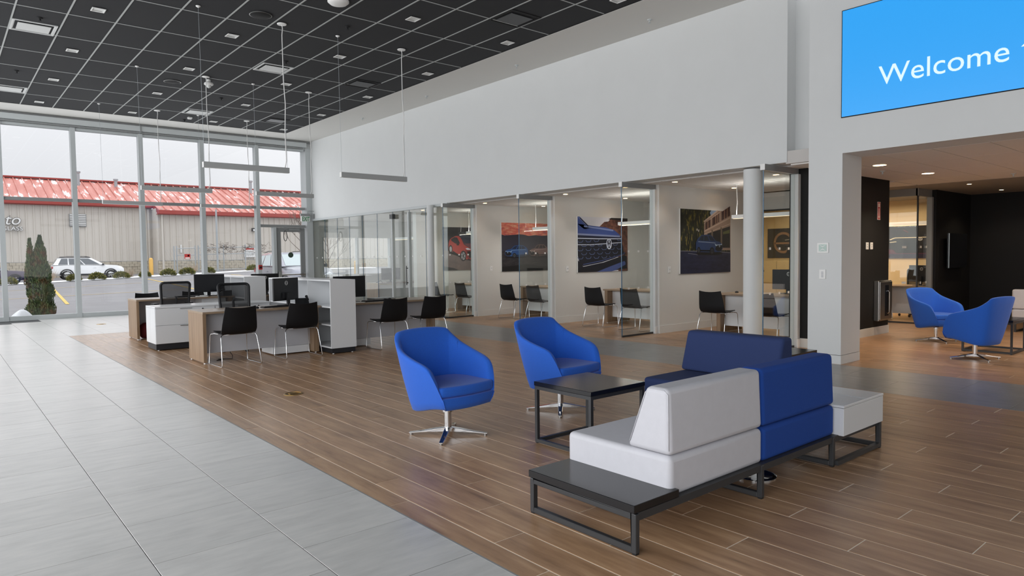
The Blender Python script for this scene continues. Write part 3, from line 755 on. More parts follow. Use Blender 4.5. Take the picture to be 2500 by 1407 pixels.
# lateral file cabinets
for n, (x0, x1, lab) in enumerate(((2.665, 3.59, 'low white two-drawer file cabinet, left of the pair between the desks'), (3.595, 4.52, 'low white two-drawer file cabinet, right of the pair between the desks'))):
    k = thing('file_cabinet', lab, 'cabinet', (0, 0, 0), 0, 'low white file cabinets')
    y0, y1 = 12.04, 12.66
    MB().box(x0, x1, y0+.02, y0+.33, .11, .685).box(x0, x1, y0+.334, y1, .11, .685).build('body', M_whitelam, k)
    rbox(x0, x1, y0, y1, .687, .712, 'cabinet_top', M_whitelam, k, .002, 1)
    for z0, z1 in ((.115, .405), (.412, .682)):
        d = B(x0+.004, x1-.004, y0, y0+.018, z0, z1).build('drawer', M_whitelam, k)
        B((x0+x1)/2-.09, (x0+x1)/2+.09, y0-.014, y0, z1-.018, z1-.008).build('pull', M_steel, d)
    B(x0+.01, x1-.01, y0+.03, y1-.03, .015, .11).build('plinth', M_blackbase, k)
    MB().lathe([(.012, -.01), (.012, 0)], 10, (x1-.2, y0-.002, .65), 'y').build('lock', M_plastic, k)
    for x in (x0+.05, x1-.05):
        for y in (y0+.06, y1-.06): MB().lathe([(.014, 0), (.014, .016)], 8, (x, y, 0)).build('glide', M_white, k)

def bookcase(y0, y1, label):
    k = thing('bookcase', label, 'bookcase', (0, 0, 0), 0, 'white bookcases dividing the desks')
    x0, x1, t = 4.555, 4.97, .022
    B(x0, x1, y0, y1, 1.108, 1.13).build('top_panel', M_whitelam, k); B(x0, x1, y0+t, y1-t, .085, .107).build('bottom_panel', M_whitelam, k)
    for a in (y0, y1-t): B(x0, x1, a, a+t, .085, 1.108).build('end_panel', M_whitelam, k)
    B(x1-t, x1, y0+t, y1-t, .107, 1.108).build('back_panel', M_whitelam, k)
    n = 3; w_ = (y1-y0-t*2)/n
    for i in range(n):
        a, b = y0+t+w_*i, y0+t+w_*(i+1)
        if i: B(x0+.01, x1-t, a-t/2, a+t/2, .107, 1.108).build('divider', M_whitelam, k)
        for z in (.425, .70): B(x0+.008, x1-t, a+t/2, b-t/2, z, z+t).build('shelf', M_whitelam, k)
    B(x0+.015, x1-.015, y0+.012, y1-.012, .012, .085).build('plinth', M_blackbase, k)
    for x in (x0+.04, x1-.06): MB().lathe([(.014, 0), (.014, .014)], 8, (x, y0+.03, 0)).build('glide', M_white, k)
    B(x0+.30, x0+.385, y0-.0006, y0, .97, .975).build('edge_sticker', M_paper, k) if False else None
    return k
bk1 = bookcase(9.66, 12.15, 'tall white open bookcase with black plinth, nearest the camera')
MB().box(4.9455, 4.948, 10.80, 11.0, 1.01, 1.075).build('label_plate', M_paper, bk1)
bookcase(13.42, 15.9, 'tall white bookcase farther back beside the window end desks')

for a in (((3.15, 9.74), 0.04, 'black visitor chair on a chrome sled, first from the left at the front left desk'),
          ((4.11, 9.86), -.03, 'black visitor chair on a chrome sled, second from the left, beside the white bookcase'),
          ((5.58, 9.74), .0, 'black visitor chair on a chrome sled just right of the white bookcase'),
          ((6.35, 9.76), -.02, 'black visitor chair on a chrome sled at the right end of the front right desk'),
          ((3.25, 15.05), PI, 'black visitor chair behind the far left desk, only its top showing, left of the two'),
          ((4.12, 15.02), PI, 'black visitor chair behind the far left desk, only its top showing, under the monitor')):
    visitor(a[0][0], a[0][1], a[1], a[2])
place(tk, ut, (3.72, 11.22, 0), PI, 'black mesh-back task chair behind the front left desk')
place(tk, ut, (3.31, 13.62, 0), 0, 'black mesh-back task chair at the far left desk behind the white cabinets')
place(tk, ut, (5.33, 11.55, 0), PI, 'black mesh-back task chair hidden behind the tall white bookcase')

def make_monitor():
    root = thing('monitor', '', 'monitor', (0, 0, 0), 0, 'black desktop monitors')
    rbox(-.29, .29, .0, .028, .075, .43, 'housing', M_plastic, root, .006, 2)      # back towards -y, screen towards +y
    B(-.282, .282, .028, .0295, .085, .422).build('screen', M_screen, root)
    MB().box(-.10, .10, -.02, 0, .11, .20).build('rear_panel', M_plastic, root)
    B(-.03, .03, -.045, -.02, .01, .20).build('neck', M_plastic, root)
    rbox(-.12, .12, -.13, .09, 0, .012, 'foot', M_plastic, root, .004, 1)
    MB().tube([(.03*math.cos(t), -.002, .35+.03*math.sin(t)) for t in [i*2*PI/20 for i in range(20)]], .0035, 5, closed=True).build('emblem', M_white, root)
    text('DELL', 'emblem_lettering', M_white, root, (-.021, -.001, .343), (PI/2, 0, 0), .018, extrude=.0008)
    return root
mo = make_monitor(); um = [False]
place(mo, um, (4.22, 10.52, .73), .5, 'black monitor turned away with round maker badge, on the front left desk')
place(mo, um, (4.20, 14.42, .745), PI, 'black monitor with its dark screen facing the room, on the far left desk')
place(mo, um, (5.28, 10.46, .73), 0, 'black monitor behind the tall bookcase end, on the front right desk')
place(mo, um, (5.29, 14.30, .73), 0, 'black monitor whose top edge shows above the farther white bookcase')

def keyboard(x, y, z, rz, label):
    k = thing('keyboard', label, 'keyboard', (x, y, z), rz, 'black keyboards')
    rbox(-.22, .22, -.065, .065, 0, .018, 'case', M_plastic, k, .004, 1)
    kk = MB()
    for i in range(15):
        for j in range(5): kk.box(-.21+.028*i, -.187+.028*i, -.055+.022*j, -.037+.022*j, .018, .023)
    stuff(kk.build('keys', M_blackbase, k)); return k
keyboard(3.93, 10.22, .73, .12, 'black keyboard on the front left desk')
keyboard(3.75, 14.30, .745, 0, 'black keyboard on the far left desk')
keyboard(5.62, 10.24, .73, .05, 'black keyboard on the front right desk')
def mouse(x, y, z, label):
    tag(MB().lathe([(.0, .032), (.018, .03), (.03, .02), (.033, .006), (.03, 0)], 16).build('mouse', M_plastic, None, (x, y, z), smooth=1.2), label, 'mouse')
mouse(3.62, 10.16, .73, 'black mouse left of the keyboard on the front left desk')
mouse(6.0, 10.4, .73, 'black mouse on the front right desk beside the papers')
def phone(x, y, z, rz, label):
    k = thing('desk_phone', label, 'telephone', (x, y, z), rz)
    MB().prism([(-.09, 0), (.09, 0), (.09, .03), (-.09, .11)], 'x', -.1, .1).build('body', M_plastic, k, smooth=.5, bevel=.006)
    MB().tube([(-.075, -.09, .13), (-.075, -.02, .125), (-.075, .06, .09)], [.024, .016, .024], 8).build('handset', M_plastic, k, smooth=1)
    B(-.02, .08, .0, .004, .0, .0).build('display', M_screen, k) if False else None
    MB().tube([(-.08+.01*math.cos(t*3), .09+.01*math.sin(t*3)+.004*t, .02) for t in range(16)], .004, 5).build('cord', M_plastic, k)
    return k
phone(4.38, 10.30, .73, PI*.9, 'black desk phone beside the turned monitor on the front left desk')
phone(4.40, 14.10, .745, .3, 'black desk phone beside the far left monitor')
for x, y, z, a, b, lab in ((5.95, 10.60, .73, .42, .26, 'grey laptop lying closed at the end of the front right desk'),):
    k = thing('laptop', lab, 'laptop', (x, y, z), .06); rbox(-a/2, a/2, -b/2, b/2, 0, .022, 'case', M_steel, k, .004, 1); rbox(-a/2, a/2, -b/2, b/2, .023, .032, 'lid', M_alu, k, .003, 1)
for x, y, z, rz, lab in ((3.42, 14.32, .745, .1, 'white papers beside the keyboard on the far left desk'), (3.98, 14.22, .745, -.2, 'white notepad under the far left monitor'), (5.22, 10.20, .73, .2, 'white papers on the front right desk')):
    k = thing('paper_stack', lab, 'paper', (x, y, z), rz)
    for i in range(3): B(-.105, .105, -.148, .148, .004*i, .004*i+.0035).build('sheet', M_paper, k, (0.006*i, .004*i, 0), .05*i)
tag(MB().lathe([(0, 0), (.10, .01), (.15, .08), (.16, .15), (.13, .24), (.07, .29), (0, .30)], 18, (3.02, 14.28, 0)).build('red_bag', mat('dark_red_cloth', (112, 34, 40), .8), None, smooth=1.5), 'dark red round bag on the floor under the far left desk', 'bag')
for x, y, lab in ((3.05, 10.3, 'black power cable on the floor under the front left desk'), (2.98, 14.55, 'black power cable hanging under the far left desk')):
    tag(MB().tube([(x+.05*math.sin(i*1.3)+.03*i, y-.06*math.cos(i*.9), .006+(.25*max(0, i-6)/5)) for i in range(12)], .005, 6).build('power_cable', M_plastic, None, smooth=2), lab, 'cable')
for x, y, lab in ((2.894, 7.103, 'round brass floor outlet lid on the planks'), (2.91, 18.32, 'round floor outlet lid on the grey tiles by the window wall')):
    k = thing('floor_outlet', lab, 'floor outlet', (x, y, 0)); MB().lathe([(.10, 0), (.10, .005), (.085, .007), (.085, .004), (0, .004)], 28).build('ring', M_brass, k, smooth=.6)
    B(-.045, .045, -.03, .03, .004, .010).build('lid', M_brass, k)
k = thing('floor_outlet', 'polished round floor outlet with a plug under the long sofa', 'floor outlet', (4.02, 2.34, 0))
MB().lathe([(.135, 0), (.135, .008), (.11, .012), (.10, .008), (0, .008)], 32).build('ring', M_chrome, k, smooth=.6)
MB().lathe([(.022, .008), (.022, .05), (.01, .06), (.01, .09)], 12).build('plug', M_white, k, smooth=.6); 

# ================================================================== OFFICE BAYS
bays = [(7.83, 'bay behind the round column'), (10.58, 'bay with the grille poster'), (13.33, 'bay with the sunset poster'), (16.08, 'glazed office with the red car poster')]
for y0, nm in bays:
    k = desk(-.87, .87, -.375, .375, 'oak desk in the '+nm, 1, loc=(11.33, y0-1.50, 0), rz=PI/2, ped=(-.85+.05, -.3), mp=M_whitelam)
    if y0 < 14: visitor(10.42, y0-1.05, -PI/2+.05, 'black visitor chair nearer the poster wall in the '+nm)
    else: visitor(10.35, y0-.95, -PI/2-.2, 'black visitor chair nearer the poster wall in the '+nm)
    visitor(10.36, y0-2.06, -PI/2-.02, 'black visitor chair nearer the glass panel in the '+nm)
    p = thing('pendant_light', 'linear pendant, '+nm, 'pendant light', (11.3, y0-1.45, 0), 0, 'office pendants')
    B(-.035, .035, -.68, .66, 2.10, 2.165).build('housing', M_white, p); B(-.028, .028, -.66, .64, 2.094, 2.10).build('diffuser', M_litw, p)
    for y in (-.6, .58): MB().tube([(0, y, 2.165), (.008, y-.01, 2.4), (0, y, ZO)], .006, 6).lathe([(.05, ZO-.01), (.05, ZO)], 16, (0, y, 0)).build('cord', M_white, p, smooth=2)
    area('bay_ceiling_fill', (11.3, y0-1.45, 2.175), (PI, 0, 0), .06, 1.3, 4.5, NEUT)  # upward fill added above the pendant to brighten the bay ceiling
    area('pendant_lamp', (11.3, y0-1.45, 2.085), (0, 0, 0), .05, 1.3, 9, NEUT)
place(mo, um, (11.50, 8.62, .73), -PI/2, 'black monitor in the bay with the grille poster, cut off by the white post')
place(mo, um, (11.55, 6.08, .73), -PI/2+.15, 'black monitor on the desk in the bay behind the round column')
place(mo, um, (11.45, 14.9, .73), -1.0, 'black monitor in the glazed office with the red car poster')
mouse(11.30, 6.95, .73, 'black mouse on the desk in the bay behind the round column')
k = thing('paper_stack', 'small white card box on the desk in the bay behind the round column', 'paper', (11.42, 6.78, .73), .3); B(-.06, .06, -.04, .04, 0, .05).build('card_box', M_paper, k)
place(tk, ut, (12.15, 14.7, 0), PI/2, 'black mesh-back task chair in the glazed office with the red car poster')
# corner office
desk(9.95, 11.6, 17.9, 18.6, 'oak desk in the corner office behind the window glass', -1, ped=(10.9, 11.4), mp=M_whitelam)
place(mo, um, (10.55, 18.2, .73), PI-.3, 'black monitor in the corner office by the outer window')
tag(MB().tube([(10.0, 18.1, .735), (10.1, 18.0, .80), (10.2, 18.1, .735)], .012, 6).build('cable_loop', M_plastic, None, smooth=2), 'short black cable loop on the corner office desk', 'cable')
k = thing('wire_shelf', 'white wire shelf low against the corner office window', 'shelf', (10.0, 20.3, 0))
for z in (.3, .5, .7, .88): B(-.35, .35, -.15, .15, z, z+.015).build('shelf', M_white, k)
for x in (-.34, .34): 
    for y in (-.14, .14): MB().tube([(x, y, 0), (x, y, .95)], .012, 6).build('post', M_white, k)

p = thing('pendant_light', 'linear pendant in the corner office behind the window glass', 'pendant light', (10.9, 17.9, 0), 0, 'office pendants')
B(-.035, .035, -.7, .7, 2.02, 2.085).build('housing', M_white, p); B(-.028, .028, -.68, .68, 2.014, 2.02).build('diffuser', M_litw, p)
for y in (-.6, .6): MB().tube([(0, y, 2.085), (.008, y-.01, 2.4), (0, y, ZO)], .006, 6).build('cord', M_white, p)
# wall posters: printed boards -------------------------------------------------
PM = {}
def pm(rgb, rough=.45):
    if rgb not in PM: PM[rgb] = mat('print_%d_%d_%d' % rgb, rgb, rough)
    return PM[rgb]
M_ptrees = mat('print_trees', (34, 36, 26), .45, ramp=[(.40, (18, 20, 18)), (.55, (34, 40, 24)), (.62, (110, 104, 44)), (.72, (168, 130, 62))], nscale=17, stretch=(1.6, 1, .5))
M_prock = mat('print_rock', (110, 72, 58), .45, ramp=[(.3, (48, 30, 28)), (.5, (104, 66, 54)), (.7, (140, 96, 76))], nscale=10)
M_psun = mat('print_sunset', (200, 110, 100), .45, ramp=[(.3, (136, 108, 124)), (.42, (206, 92, 84)), (.55, (222, 134, 110)), (.7, (232, 190, 160))], nscale=5, stretch=(1, 1, 3.2))
M_pgrd = mat('print_ground', (44, 42, 48), .45, ramp=[(.35, (28, 27, 33)), (.7, (58, 54, 56))], nscale=9, stretch=(1, 1, 3))
M_ppave = mat('print_pavement', (112, 98, 96), .45, ramp=[(.3, (98, 86, 86)), (.7, (122, 106, 102))], nscale=6)
M_proad = mat('print_road', (28, 32, 58), .45, ramp=[(.3, (22, 25, 46)), (.7, (40, 46, 72))], nscale=5, stretch=(1, 1, 3))
def stroke(pts, w_):
    out = []
    for (a, b), (c, d) in zip(pts, pts[1:]):
        l = math.hypot(c-a, d-b) or 1; nx, ny = -(d-b)/l*w_/2, (c-a)/l*w_/2
        out.append([(a+nx, b+ny), (a-nx, b-ny), (c-nx, d-ny), (c+nx, d+ny)])
    return out
def disc(cx, cy, rx, ry, n=20): return [(cx+rx*math.cos(2*PI*i/n), cy+ry*math.sin(2*PI*i/n)) for i in range(n)]
def ringp(cx, cy, rx, ry, w_, n=28):
    o = []
    for i in range(n):
        a, b = 2*PI*i/n, 2*PI*(i+1)/n
        o.append([(cx+rx*math.cos(a), cy+ry*math.sin(a)), (cx+rx*math.cos(b), cy+ry*math.sin(b)), (cx+(rx-w_)*math.cos(b), cy+(ry-w_*ry/rx)*math.sin(b)), (cx+(rx-w_)*math.cos(a), cy+(ry-w_*ry/rx)*math.sin(a))])
    return o
def emblem(cx, cy, rx, ry, w_):
    S = lambda pts: [(cx+a*rx, cy+b*ry) for a, b in pts]
    return ringp(cx, cy, rx, ry, w_)+stroke(S([(-.34, .86), (0, .10), (.34, .86)]), w_)+stroke(S([(-.80, .42), (-.40, -.72), (0, -.02), (.40, -.72), (.80, .42)]), w_)
def poster(label, y, x0, x1, z0, z1, layers, xaxis=False):
    W_, H_ = x1-x0, z1-z0
    if xaxis: k = thing('wall_poster', label, 'poster', (y, x1, z0), -PI/2, 'car posters')
    else: k = thing('wall_poster', label, 'poster', (x0, y, z0), 0, 'car posters')
    B(0, W_, -.028, -.002, 0, H_).build('board', M_white, k)
    g = MB(); ms = []; d = -.0285
    for mt, polys in layers:
        if mt not in ms: ms.append(mt)
        g.cur = ms.index(mt); d -= .0003
        if polys is None: polys = [[(0, 0), (1, 0), (1, 1), (0, 1)]]
        for p in polys:
            a = sum(p[i][0]*p[(i+1) % len(p)][1]-p[(i+1) % len(p)][0]*p[i][1] for i in range(len(p)))
            if a < 0: p = p[::-1]
            g.poly([(u*W_, d, v*H_) for u, v in p])
    g.build('print', ms, k); return k
def car_art(px, py, sx, sy, body, dark, glassc, trim, rim):
    """small three-quarter car, nose to the left, in unit box"""
    S = lambda pts: [(px+a*sx, py+b*sy) for a, b in pts]
    return [
        (pm((12, 12, 16)), [S([(.0, .06), (.25, .0), (.9, .02), (1.0, .10), (.8, .14), (.05, .16)])]),
        (pm(body), [S([(.0, .30), (.03, .56), (.12, .66), (.26, .70), (.40, .95), (.55, 1.0), (.78, .98), (.92, .80), (.98, .62), (.98, .30), (.9, .18), (.5, .14), (.1, .16)])]),
        (pm(glassc), [S([(.29, .70), (.42, .92), (.54, .95), (.46, .70)]), S([(.50, .70), (.57, .94), (.68, .94), (.70, .70)]), S([(.72, .70), (.70, .93), (.78, .93), (.88, .74)])]),
        (pm(dark), [S([(.02, .32), (.03, .50), (.24, .47), (.28, .30), (.2, .2), (.08, .2)]), disc(px+.40*sx, py+.20*sy, .085*sx, .20*sy), disc(px+.88*sx, py+.24*sy, .06*sx, .17*sy), S([(.46, .18), (.82, .20), (.82, .27), (.46, .25)])]),
        (pm(rim), [disc(px+.40*sx, py+.20*sy, .052*sx, .13*sy, 10), disc(px+.88*sx, py+.24*sy, .036*sx, .11*sy, 10)]),
        (pm(dark), stroke(S([(.36, .20), (.44, .20)]), .012*sx)+stroke(S([(.40, .10), (.40, .30)]), .012*sx)),
        (pm(trim), stroke(S([(.03, .52), (.26, .50)]), .018*sx)+stroke(S([(.27, .60), (.9, .66)]), .010*sx)+[S([(.20, .50), (.30, .56), (.27, .46), (.22, .45)]), S([(.02, .54), (.06, .57), (.05, .50), (.03, .50)])]+emblem(px+.12*sx, py+.44*sy, .022*sx, .05*sy, .004*sx)),
    ]
# street scene
wn_ = []
for a, b in ((.48, .58), (.62, .76), (.81, .99)): wn_.append([(a, .685+(a-.48)*.48), (b, .685+(b-.48)*.48), (b, .80+(b-.48)*.56), (a, .80+(a-.48)*.56)])
sh_ = []
for a, b in ((.52, .60), (.63, .79), (.82, .99)): sh_.append([(a, .40), (b, .40), (b, .62+(b-.5)*.28), (a, .62+(a-.5)*.28)])
flip = lambda L: [(m_, [[(2*.555-u, v) for u, v in p] for p in ps_]) for m_, ps_ in L]
poster('poster of a dark blue SUV on a city street, behind the round column', 7.83, 10.75, 12.44, 1.083, 2.315,
  [(M_ptrees, None), (pm((128, 150, 176)), [[(.57, .96), (.60, 1), (.72, 1), (.60, .90)]]),
   (pm((148, 126, 112)), [[(.455, .36), (.455, .81), (.72, 1), (1, 1), (1, .36)]]),
   (pm((180, 158, 142)), stroke([(.45, .815), (.73, 1.0)], .022)+stroke([(.455, .66), (1, .90)], .02)+stroke([(.455, .615), (1, .80)], .012)+stroke([(.455, .78), (.80, .995)], .01)),
   (pm((70, 46, 42)), wn_), (pm((178, 140, 112)), [q for x in (.53, .69, .73, .87, .93) for q in stroke([(x, .68+(x-.48)*.48), (x, .80+(x-.48)*.56)], .010)]),
   (pm((26, 26, 30)), sh_), (pm((96, 84, 70)), [q for x in (.615, .80) for q in stroke([(x, .38), (x, .66+(x-.5)*.25)], .022)]), (pm((88, 92, 52)), [[(.84, .62), (.98, .64), (.98, .70), (.84, .66)]]),
   (M_proad, [[(0, 0), (1, 0), (1, .335), (.6, .345), (0, .355)]]), (pm((120, 122, 132)), stroke([(0, .352), (.4, .345)], .008)+stroke([(.14, .315), (.34, .290)], .007)+stroke([(.75, .335), (1, .318)], .010)),
   (pm((214, 214, 206)), [disc(.315, .685, .008, .02, 8), disc(.345, .67, .008, .02, 8)]), (pm((60, 62, 64)), stroke([(.33, .36), (.33, .66)], .006))]
  + flip(car_art(.28, .28, .55, .33, (34, 58, 98), (10, 11, 16), (20, 32, 48), (176, 196, 214), (52, 56, 64))))
# grille close-up
vs = []
for r_, (v, n) in enumerate(((.555, 6), (.475, 6), (.40, 6), (.325, 6), (.25, 5))):
    for i in range(n):
        u = .05+.155*i+(.07 if r_ % 2 else 0); vv = v+.05*(u-.4)-.03*r_*(u-.3)*.2
        if u < .84 and math.hypot(u-.61, vv-.52) > .11: vs += stroke([(u-.055, vv+.03), (u-.03, vv), (u+.03, vv+.004), (u+.05, vv+.04)], .008)
poster('poster of a car grille close-up with a round V over W emblem and red rocks', 10.58, 10.81, 12.485, 1.085, 2.315,
  [(pm((206, 208, 216)), None), (M_prock, [[(.42, .83), (.52, .92), (.60, .93), (.66, 1.0), (1, 1.0), (1, 0), (.8, 0), (.8, .6)]]), (pm((38, 28, 26)), [[(.60, .97), (.66, 1), (1, 1), (1, .9), (.85, .95)]]),
   (pm((62, 84, 150)), [[(0, 1), (.04, 1), (.25, .80), (.12, .78), (0, .87)], [(0, .66), (0, .87), (.10, .86), (.30, .84), (.55, .82), (.72, .77), (.83, .69), (.86, .63), (.6, .66)]]),
   (pm((128, 146, 196)), stroke([(.12, .83), (.4, .80), (.70, .765)], .028)+stroke([(.02, .99), (.20, .82)], .012)), (pm((24, 30, 60)), [[(0, .60), (0, .70), (.5, .675), (.86, .665), (.87, .60)], [(.06, .98), (.21, .84), (.18, .84), (.03, .98)]]),
   (pm((134, 146, 182)), stroke([(0, .685), (.4, .672), (.84, .655)], .032)),
   (pm((15, 18, 32)), [[(0, .635), (.86, .62), (.90, .45), (.92, .32), (.7, .24), (.45, .17), (.10, .11), (.03, .16), (0, .3)]]),
   (pm((196, 204, 220)), stroke([(0, .612), (.4, .607), (.86, .612)], .016)+stroke([(0, .497), (.25, .497), (.5, .515), (.86, .54)], .013)), (pm((92, 108, 150)), vs),
   (pm((58, 72, 118)), stroke([(.10, .14), (.45, .20), (.75, .28), (.92, .325), (.93, .36)], .016)), (pm((12, 14, 26)), [[(0, 0), (0, .22), (.10, .10), (.5, .17), (.92, .30), (.98, .28), (.98, .05), (.6, 0)]]),
   (pm((70, 86, 142)), [[(.36, 0), (.62, .09), (.93, .19), (.95, .16), (.95, .12), (.74, .02), (.66, 0)]]), (pm((18, 22, 44)), [disc(.61, .515, .055, .105, 28)]), (pm((206, 216, 232)), emblem(.61, .515, .055, .102, .011))])
# sunset pair
poster('poster of two SUVs, one blue and one brown, under a red sunset', 13.33, 10.90, 12.565, 1.08, 2.315,
  [(M_psun, None), (pm((44, 42, 56)), [[(0, 0), (0, .76), (.06, .735), (.2, .75), (.36, .765), (.45, .76), (.55, .735), (.7, .755), (.82, .74), (1, .755), (1, 0)]]), (M_pgrd, [[(0, 0), (0, .42), (.4, .40), (1, .42), (1, 0)]]), (pm((12, 12, 16)), [[(0, 0), (1, 0), (1, .07), (.5, .14), (0, .10)]])]
  + car_art(.06, .27, .48, .27, (36, 74, 128), (10, 11, 18), (18, 30, 56), (150, 184, 220), (70, 76, 84)) + car_art(.56, .27, .40, .29, (120, 92, 88), (18, 16, 18), (40, 32, 34), (206, 186, 178), (70, 64, 64)))
# red car
poster('poster of a red SUV on pale paving, half behind the office glass', 16.08, 11.0, 12.69, 1.088, 2.32,
  [(pm((24, 25, 34)), None), (pm((90, 92, 108)), [[(.0, .3), (.0, .95), (.10, .95), (.10, .3)]]), (M_ppave, [[(0, 0), (0, .48), (.15, .44), (.35, .32), (.62, .2), (1, .12), (1, 0)]]), (pm((20, 20, 24)), [[(.0, .0), (.0, .10), (.22, .05), (.33, 0)]]),
   (pm((18, 18, 22)), [[(.12, .40), (.3, .33), (.45, .24), (.75, .18), (1, .14), (1, .35), (.3, .5)]]), (pm((58, 58, 66)), [[(.22, .80), (.5, .83), (.5, .78), (.22, .77)]]),
   (pm((186, 62, 58)), [[(.12, .62), (.14, .70), (.18, .75), (.28, .80), (.36, .79), (.44, .60), (.60, .48), (.62, .36), (.50, .24), (.36, .36), (.2, .42), (.12, .46)]]),
   (pm((112, 58, 72)), [[(.36, .79), (.40, .74), (.46, .62), (.8, .645), (1, .66), (1, .40), (.62, .36), (.60, .48), (.46, .60)]]), (pm((138, 44, 44)), [[(.46, .47), (1, .45), (1, .26), (.62, .22), (.5, .28)]]),
   (pm((24, 26, 36)), [[(.17, .72), (.24, .77), (.30, .76), (.36, .62), (.26, .62), (.18, .68)]]), (pm((56, 66, 84)), [[(.34, .79), (.38, .81), (.56, .80), (.62, .77), (.36, .765)]]), (pm((34, 44, 66)), [[(.36, .76), (.62, .765), (.78, .65), (.46, .62)]]),
   (pm((14, 14, 18)), [disc(.42, .33, .065, .125), disc(.16, .49, .038, .095), [(.20, .46), (.35, .34), (.35, .30), (.20, .42)], [(.5, .44), (.72, .44), (.72, .33), (.55, .28)]]), (pm((176, 178, 184)), [disc(.42, .33, .045, .095, 12), disc(.16, .49, .024, .066, 12)]),
   (pm((20, 20, 24)), [q for t in range(5) for q in stroke([(.42, .33), (.42+.045*math.cos(t*1.257+.6), .33+.095*math.sin(t*1.257+.6))], .014)]+[disc(.31, .60, .03, .025, 10)]),
   (pm((206, 214, 226)), [[(.47, .51), (.52, .52), (.58, .49), (.56, .47), (.50, .475)]]+stroke([(.56, .485), (.72, .51), (1, .52)], .008)+emblem(.69, .50, .018, .028, .004))])
# warm room picture and the far one
k = poster('dark poster of a car front with a light bar in the warm-lit office', 18.2, 5.3, 7.2, 1.29, 2.08,
  [(pm((24, 20, 30)), None), (pm((84, 34, 54)), [[(0, 0), (1, 0), (1, .34), (.8, .26), (.2, .26), (0, .34)]]), (pm((38, 30, 54)), [[(0, 0), (1, 0), (1, .12), (0, .14)]]), (pm((12, 12, 16)), [[(.22, .16), (.12, .46), (.2, .72), (.3, .94), (.7, .94), (.8, .72), (.88, .46), (.78, .16)]]),
   (pm((226, 214, 180)), stroke([(.14, .58), (.2, .64), (.8, .64), (.86, .58)], .022)+stroke([(.14, .50), (.22, .52)], .02)+stroke([(.78, .52), (.86, .50)], .02)), (pm((206, 206, 208)), emblem(.5, .585, .028, .05, .007)), (pm((150, 70, 70)), stroke([(.3, .88), (.36, .80)], .008)+stroke([(.7, .88), (.64, .80)], .008))], xaxis=True)
k = poster('dark poster of a car interior with steering wheel beyond the bay glass', 18.2, 8.9, 10.2, 1.32, 2.15,
  [(pm((40, 36, 36)), None), (pm((150, 116, 88)), ringp(.36, .52, .22, .36, .05)+stroke([(.16, .5), (.56, .5)], .06)), (pm((20, 20, 22)), [[(.4, .1), (.9, .2), (.95, .9), (.6, .7)]]), (pm((150, 146, 140)), stroke([(.4, .6), (.9, .72)], .03)+stroke([(.5, .2), (.8, .6)], .02))], xaxis=True)
for i in range(3):
    k = thing('storage_cabinet', 'beige cabinet with black handles in the warm room, %s of the row' % ordn(i), 'cabinet', (17.95, 8.75+.62*i, 0), 0, 'beige cabinets in the warm room')
    B(-.22, .22, -.305, .305, .02, 1.25).build('body', M_cream, k)
    for z0, z1 in ((.04, .62), (.65, 1.23)):
        d = B(-.24, -.22, -.30, .30, z0, z1).build('door', M_cream, k); B(-.26, -.24, .05, .2, z1-.28, z1-.25).build('handle', M_plastic, d)
desk(-.8, .8, -.36, .36, 'oak desk in the warm-lit office', 1, loc=(16.0, 6.0, 0), rz=PI/2)
place(tk, ut, (16.75, 5.85, 0), PI/2, 'black mesh-back task chair in the warm-lit office')
place(mo, um, (15.95, 5.45, .73), -PI/2-.3, 'black monitor with round badge in the warm-lit office')
visitor(15.35, 6.15, -PI/2, 'black visitor chair in the warm-lit office')
p = thing('pendant_light', 'lit linear pendant in the warm-lit office', 'pendant light', (16.9, 6.2, 0), 0, 'office pendants')
B(-.035, .035, -.75, .75, 2.05, 2.13).build('housing', M_white, p); B(-.03, .03, -.74, .74, 2.042, 2.05).build('diffuser', M_litw, p)
for y in (-.65, .65): MB().tube([(0, y, 2.13), (0, y, ZL)], .005, 6).build('cord', M_white, p)
area('warm_room_lamp', (16.6, 7.4, 2.6), (0, 0, 0), 2.2, 4.2, 70, WARM)

# ================================================================== WALL FIXTURES
scn = thing('display_screen', 'large blue lit display reading Welcome on the white header', 'display')
B(8.872, 8.889, 1.2, 3.985, 3.155, 4.495).build('bezel', M_black, scn)
B(8.868, 8.872, 1.21, 3.975, 3.165, 4.485).build('panel', M_led, scn)
text('Welcome to', 'lettering', M_ledtxt, scn, (8.866, 3.535, 3.475), (PI/2, 0, -PI/2), .328, sx=1.025, extrude=.0006)
def plate(label, cat, name, x, y, z, w_, h_, nrm):
    k = thing(name, label, cat, (x, y, z), {'-x': -PI/2, '-y': 0}[nrm]); B(-w_/2, w_/2, -.012, 0, -h_/2, h_/2).build('plate', M_white, k, smooth=.5, bevel=.003, seg=1); return k
k = plate('white thermostat sensor with a pale screen on the square column', 'thermostat', 'thermostat', 8.89, 4.21, 1.51, .15, .135, '-x'); B(-.05, .05, -.016, -.012, -.045, .045).build('display', mat('pale_display', (176, 198, 190), .3), k)
MB().poly([(-.05, -.0165, -.045), (0, -.0165, -.008), (.05, -.0165, -.045), (0, -.0165, -.02)]).poly([(-.05, -.0165, .045), (0, -.0165, .02), (.05, -.0165, .045), (0, -.0165, .008)]).build('display_mark', M_white, k)
k = plate('white dimmer switch under the thermostat on the square column', 'switch', 'dimmer_switch', 8.89, 4.213, 1.165, .085, .125, '-x')
for i in range(4): B(-.012, .012, -.016, -.012, -.04+.02*i, -.026+.02*i).build('button', M_greylam, k)
for n, (y0, nm) in enumerate(bays[:3]):
    k = plate('white wall switch left of the poster in the '+nm, 'switch', 'wall_switch', 10.44+.07*n, y0-.001, 1.17, .075, .12, '-y'); B(-.006, .006, -.024, -.012, -.005, .018).build('toggle', M_greylam, k)
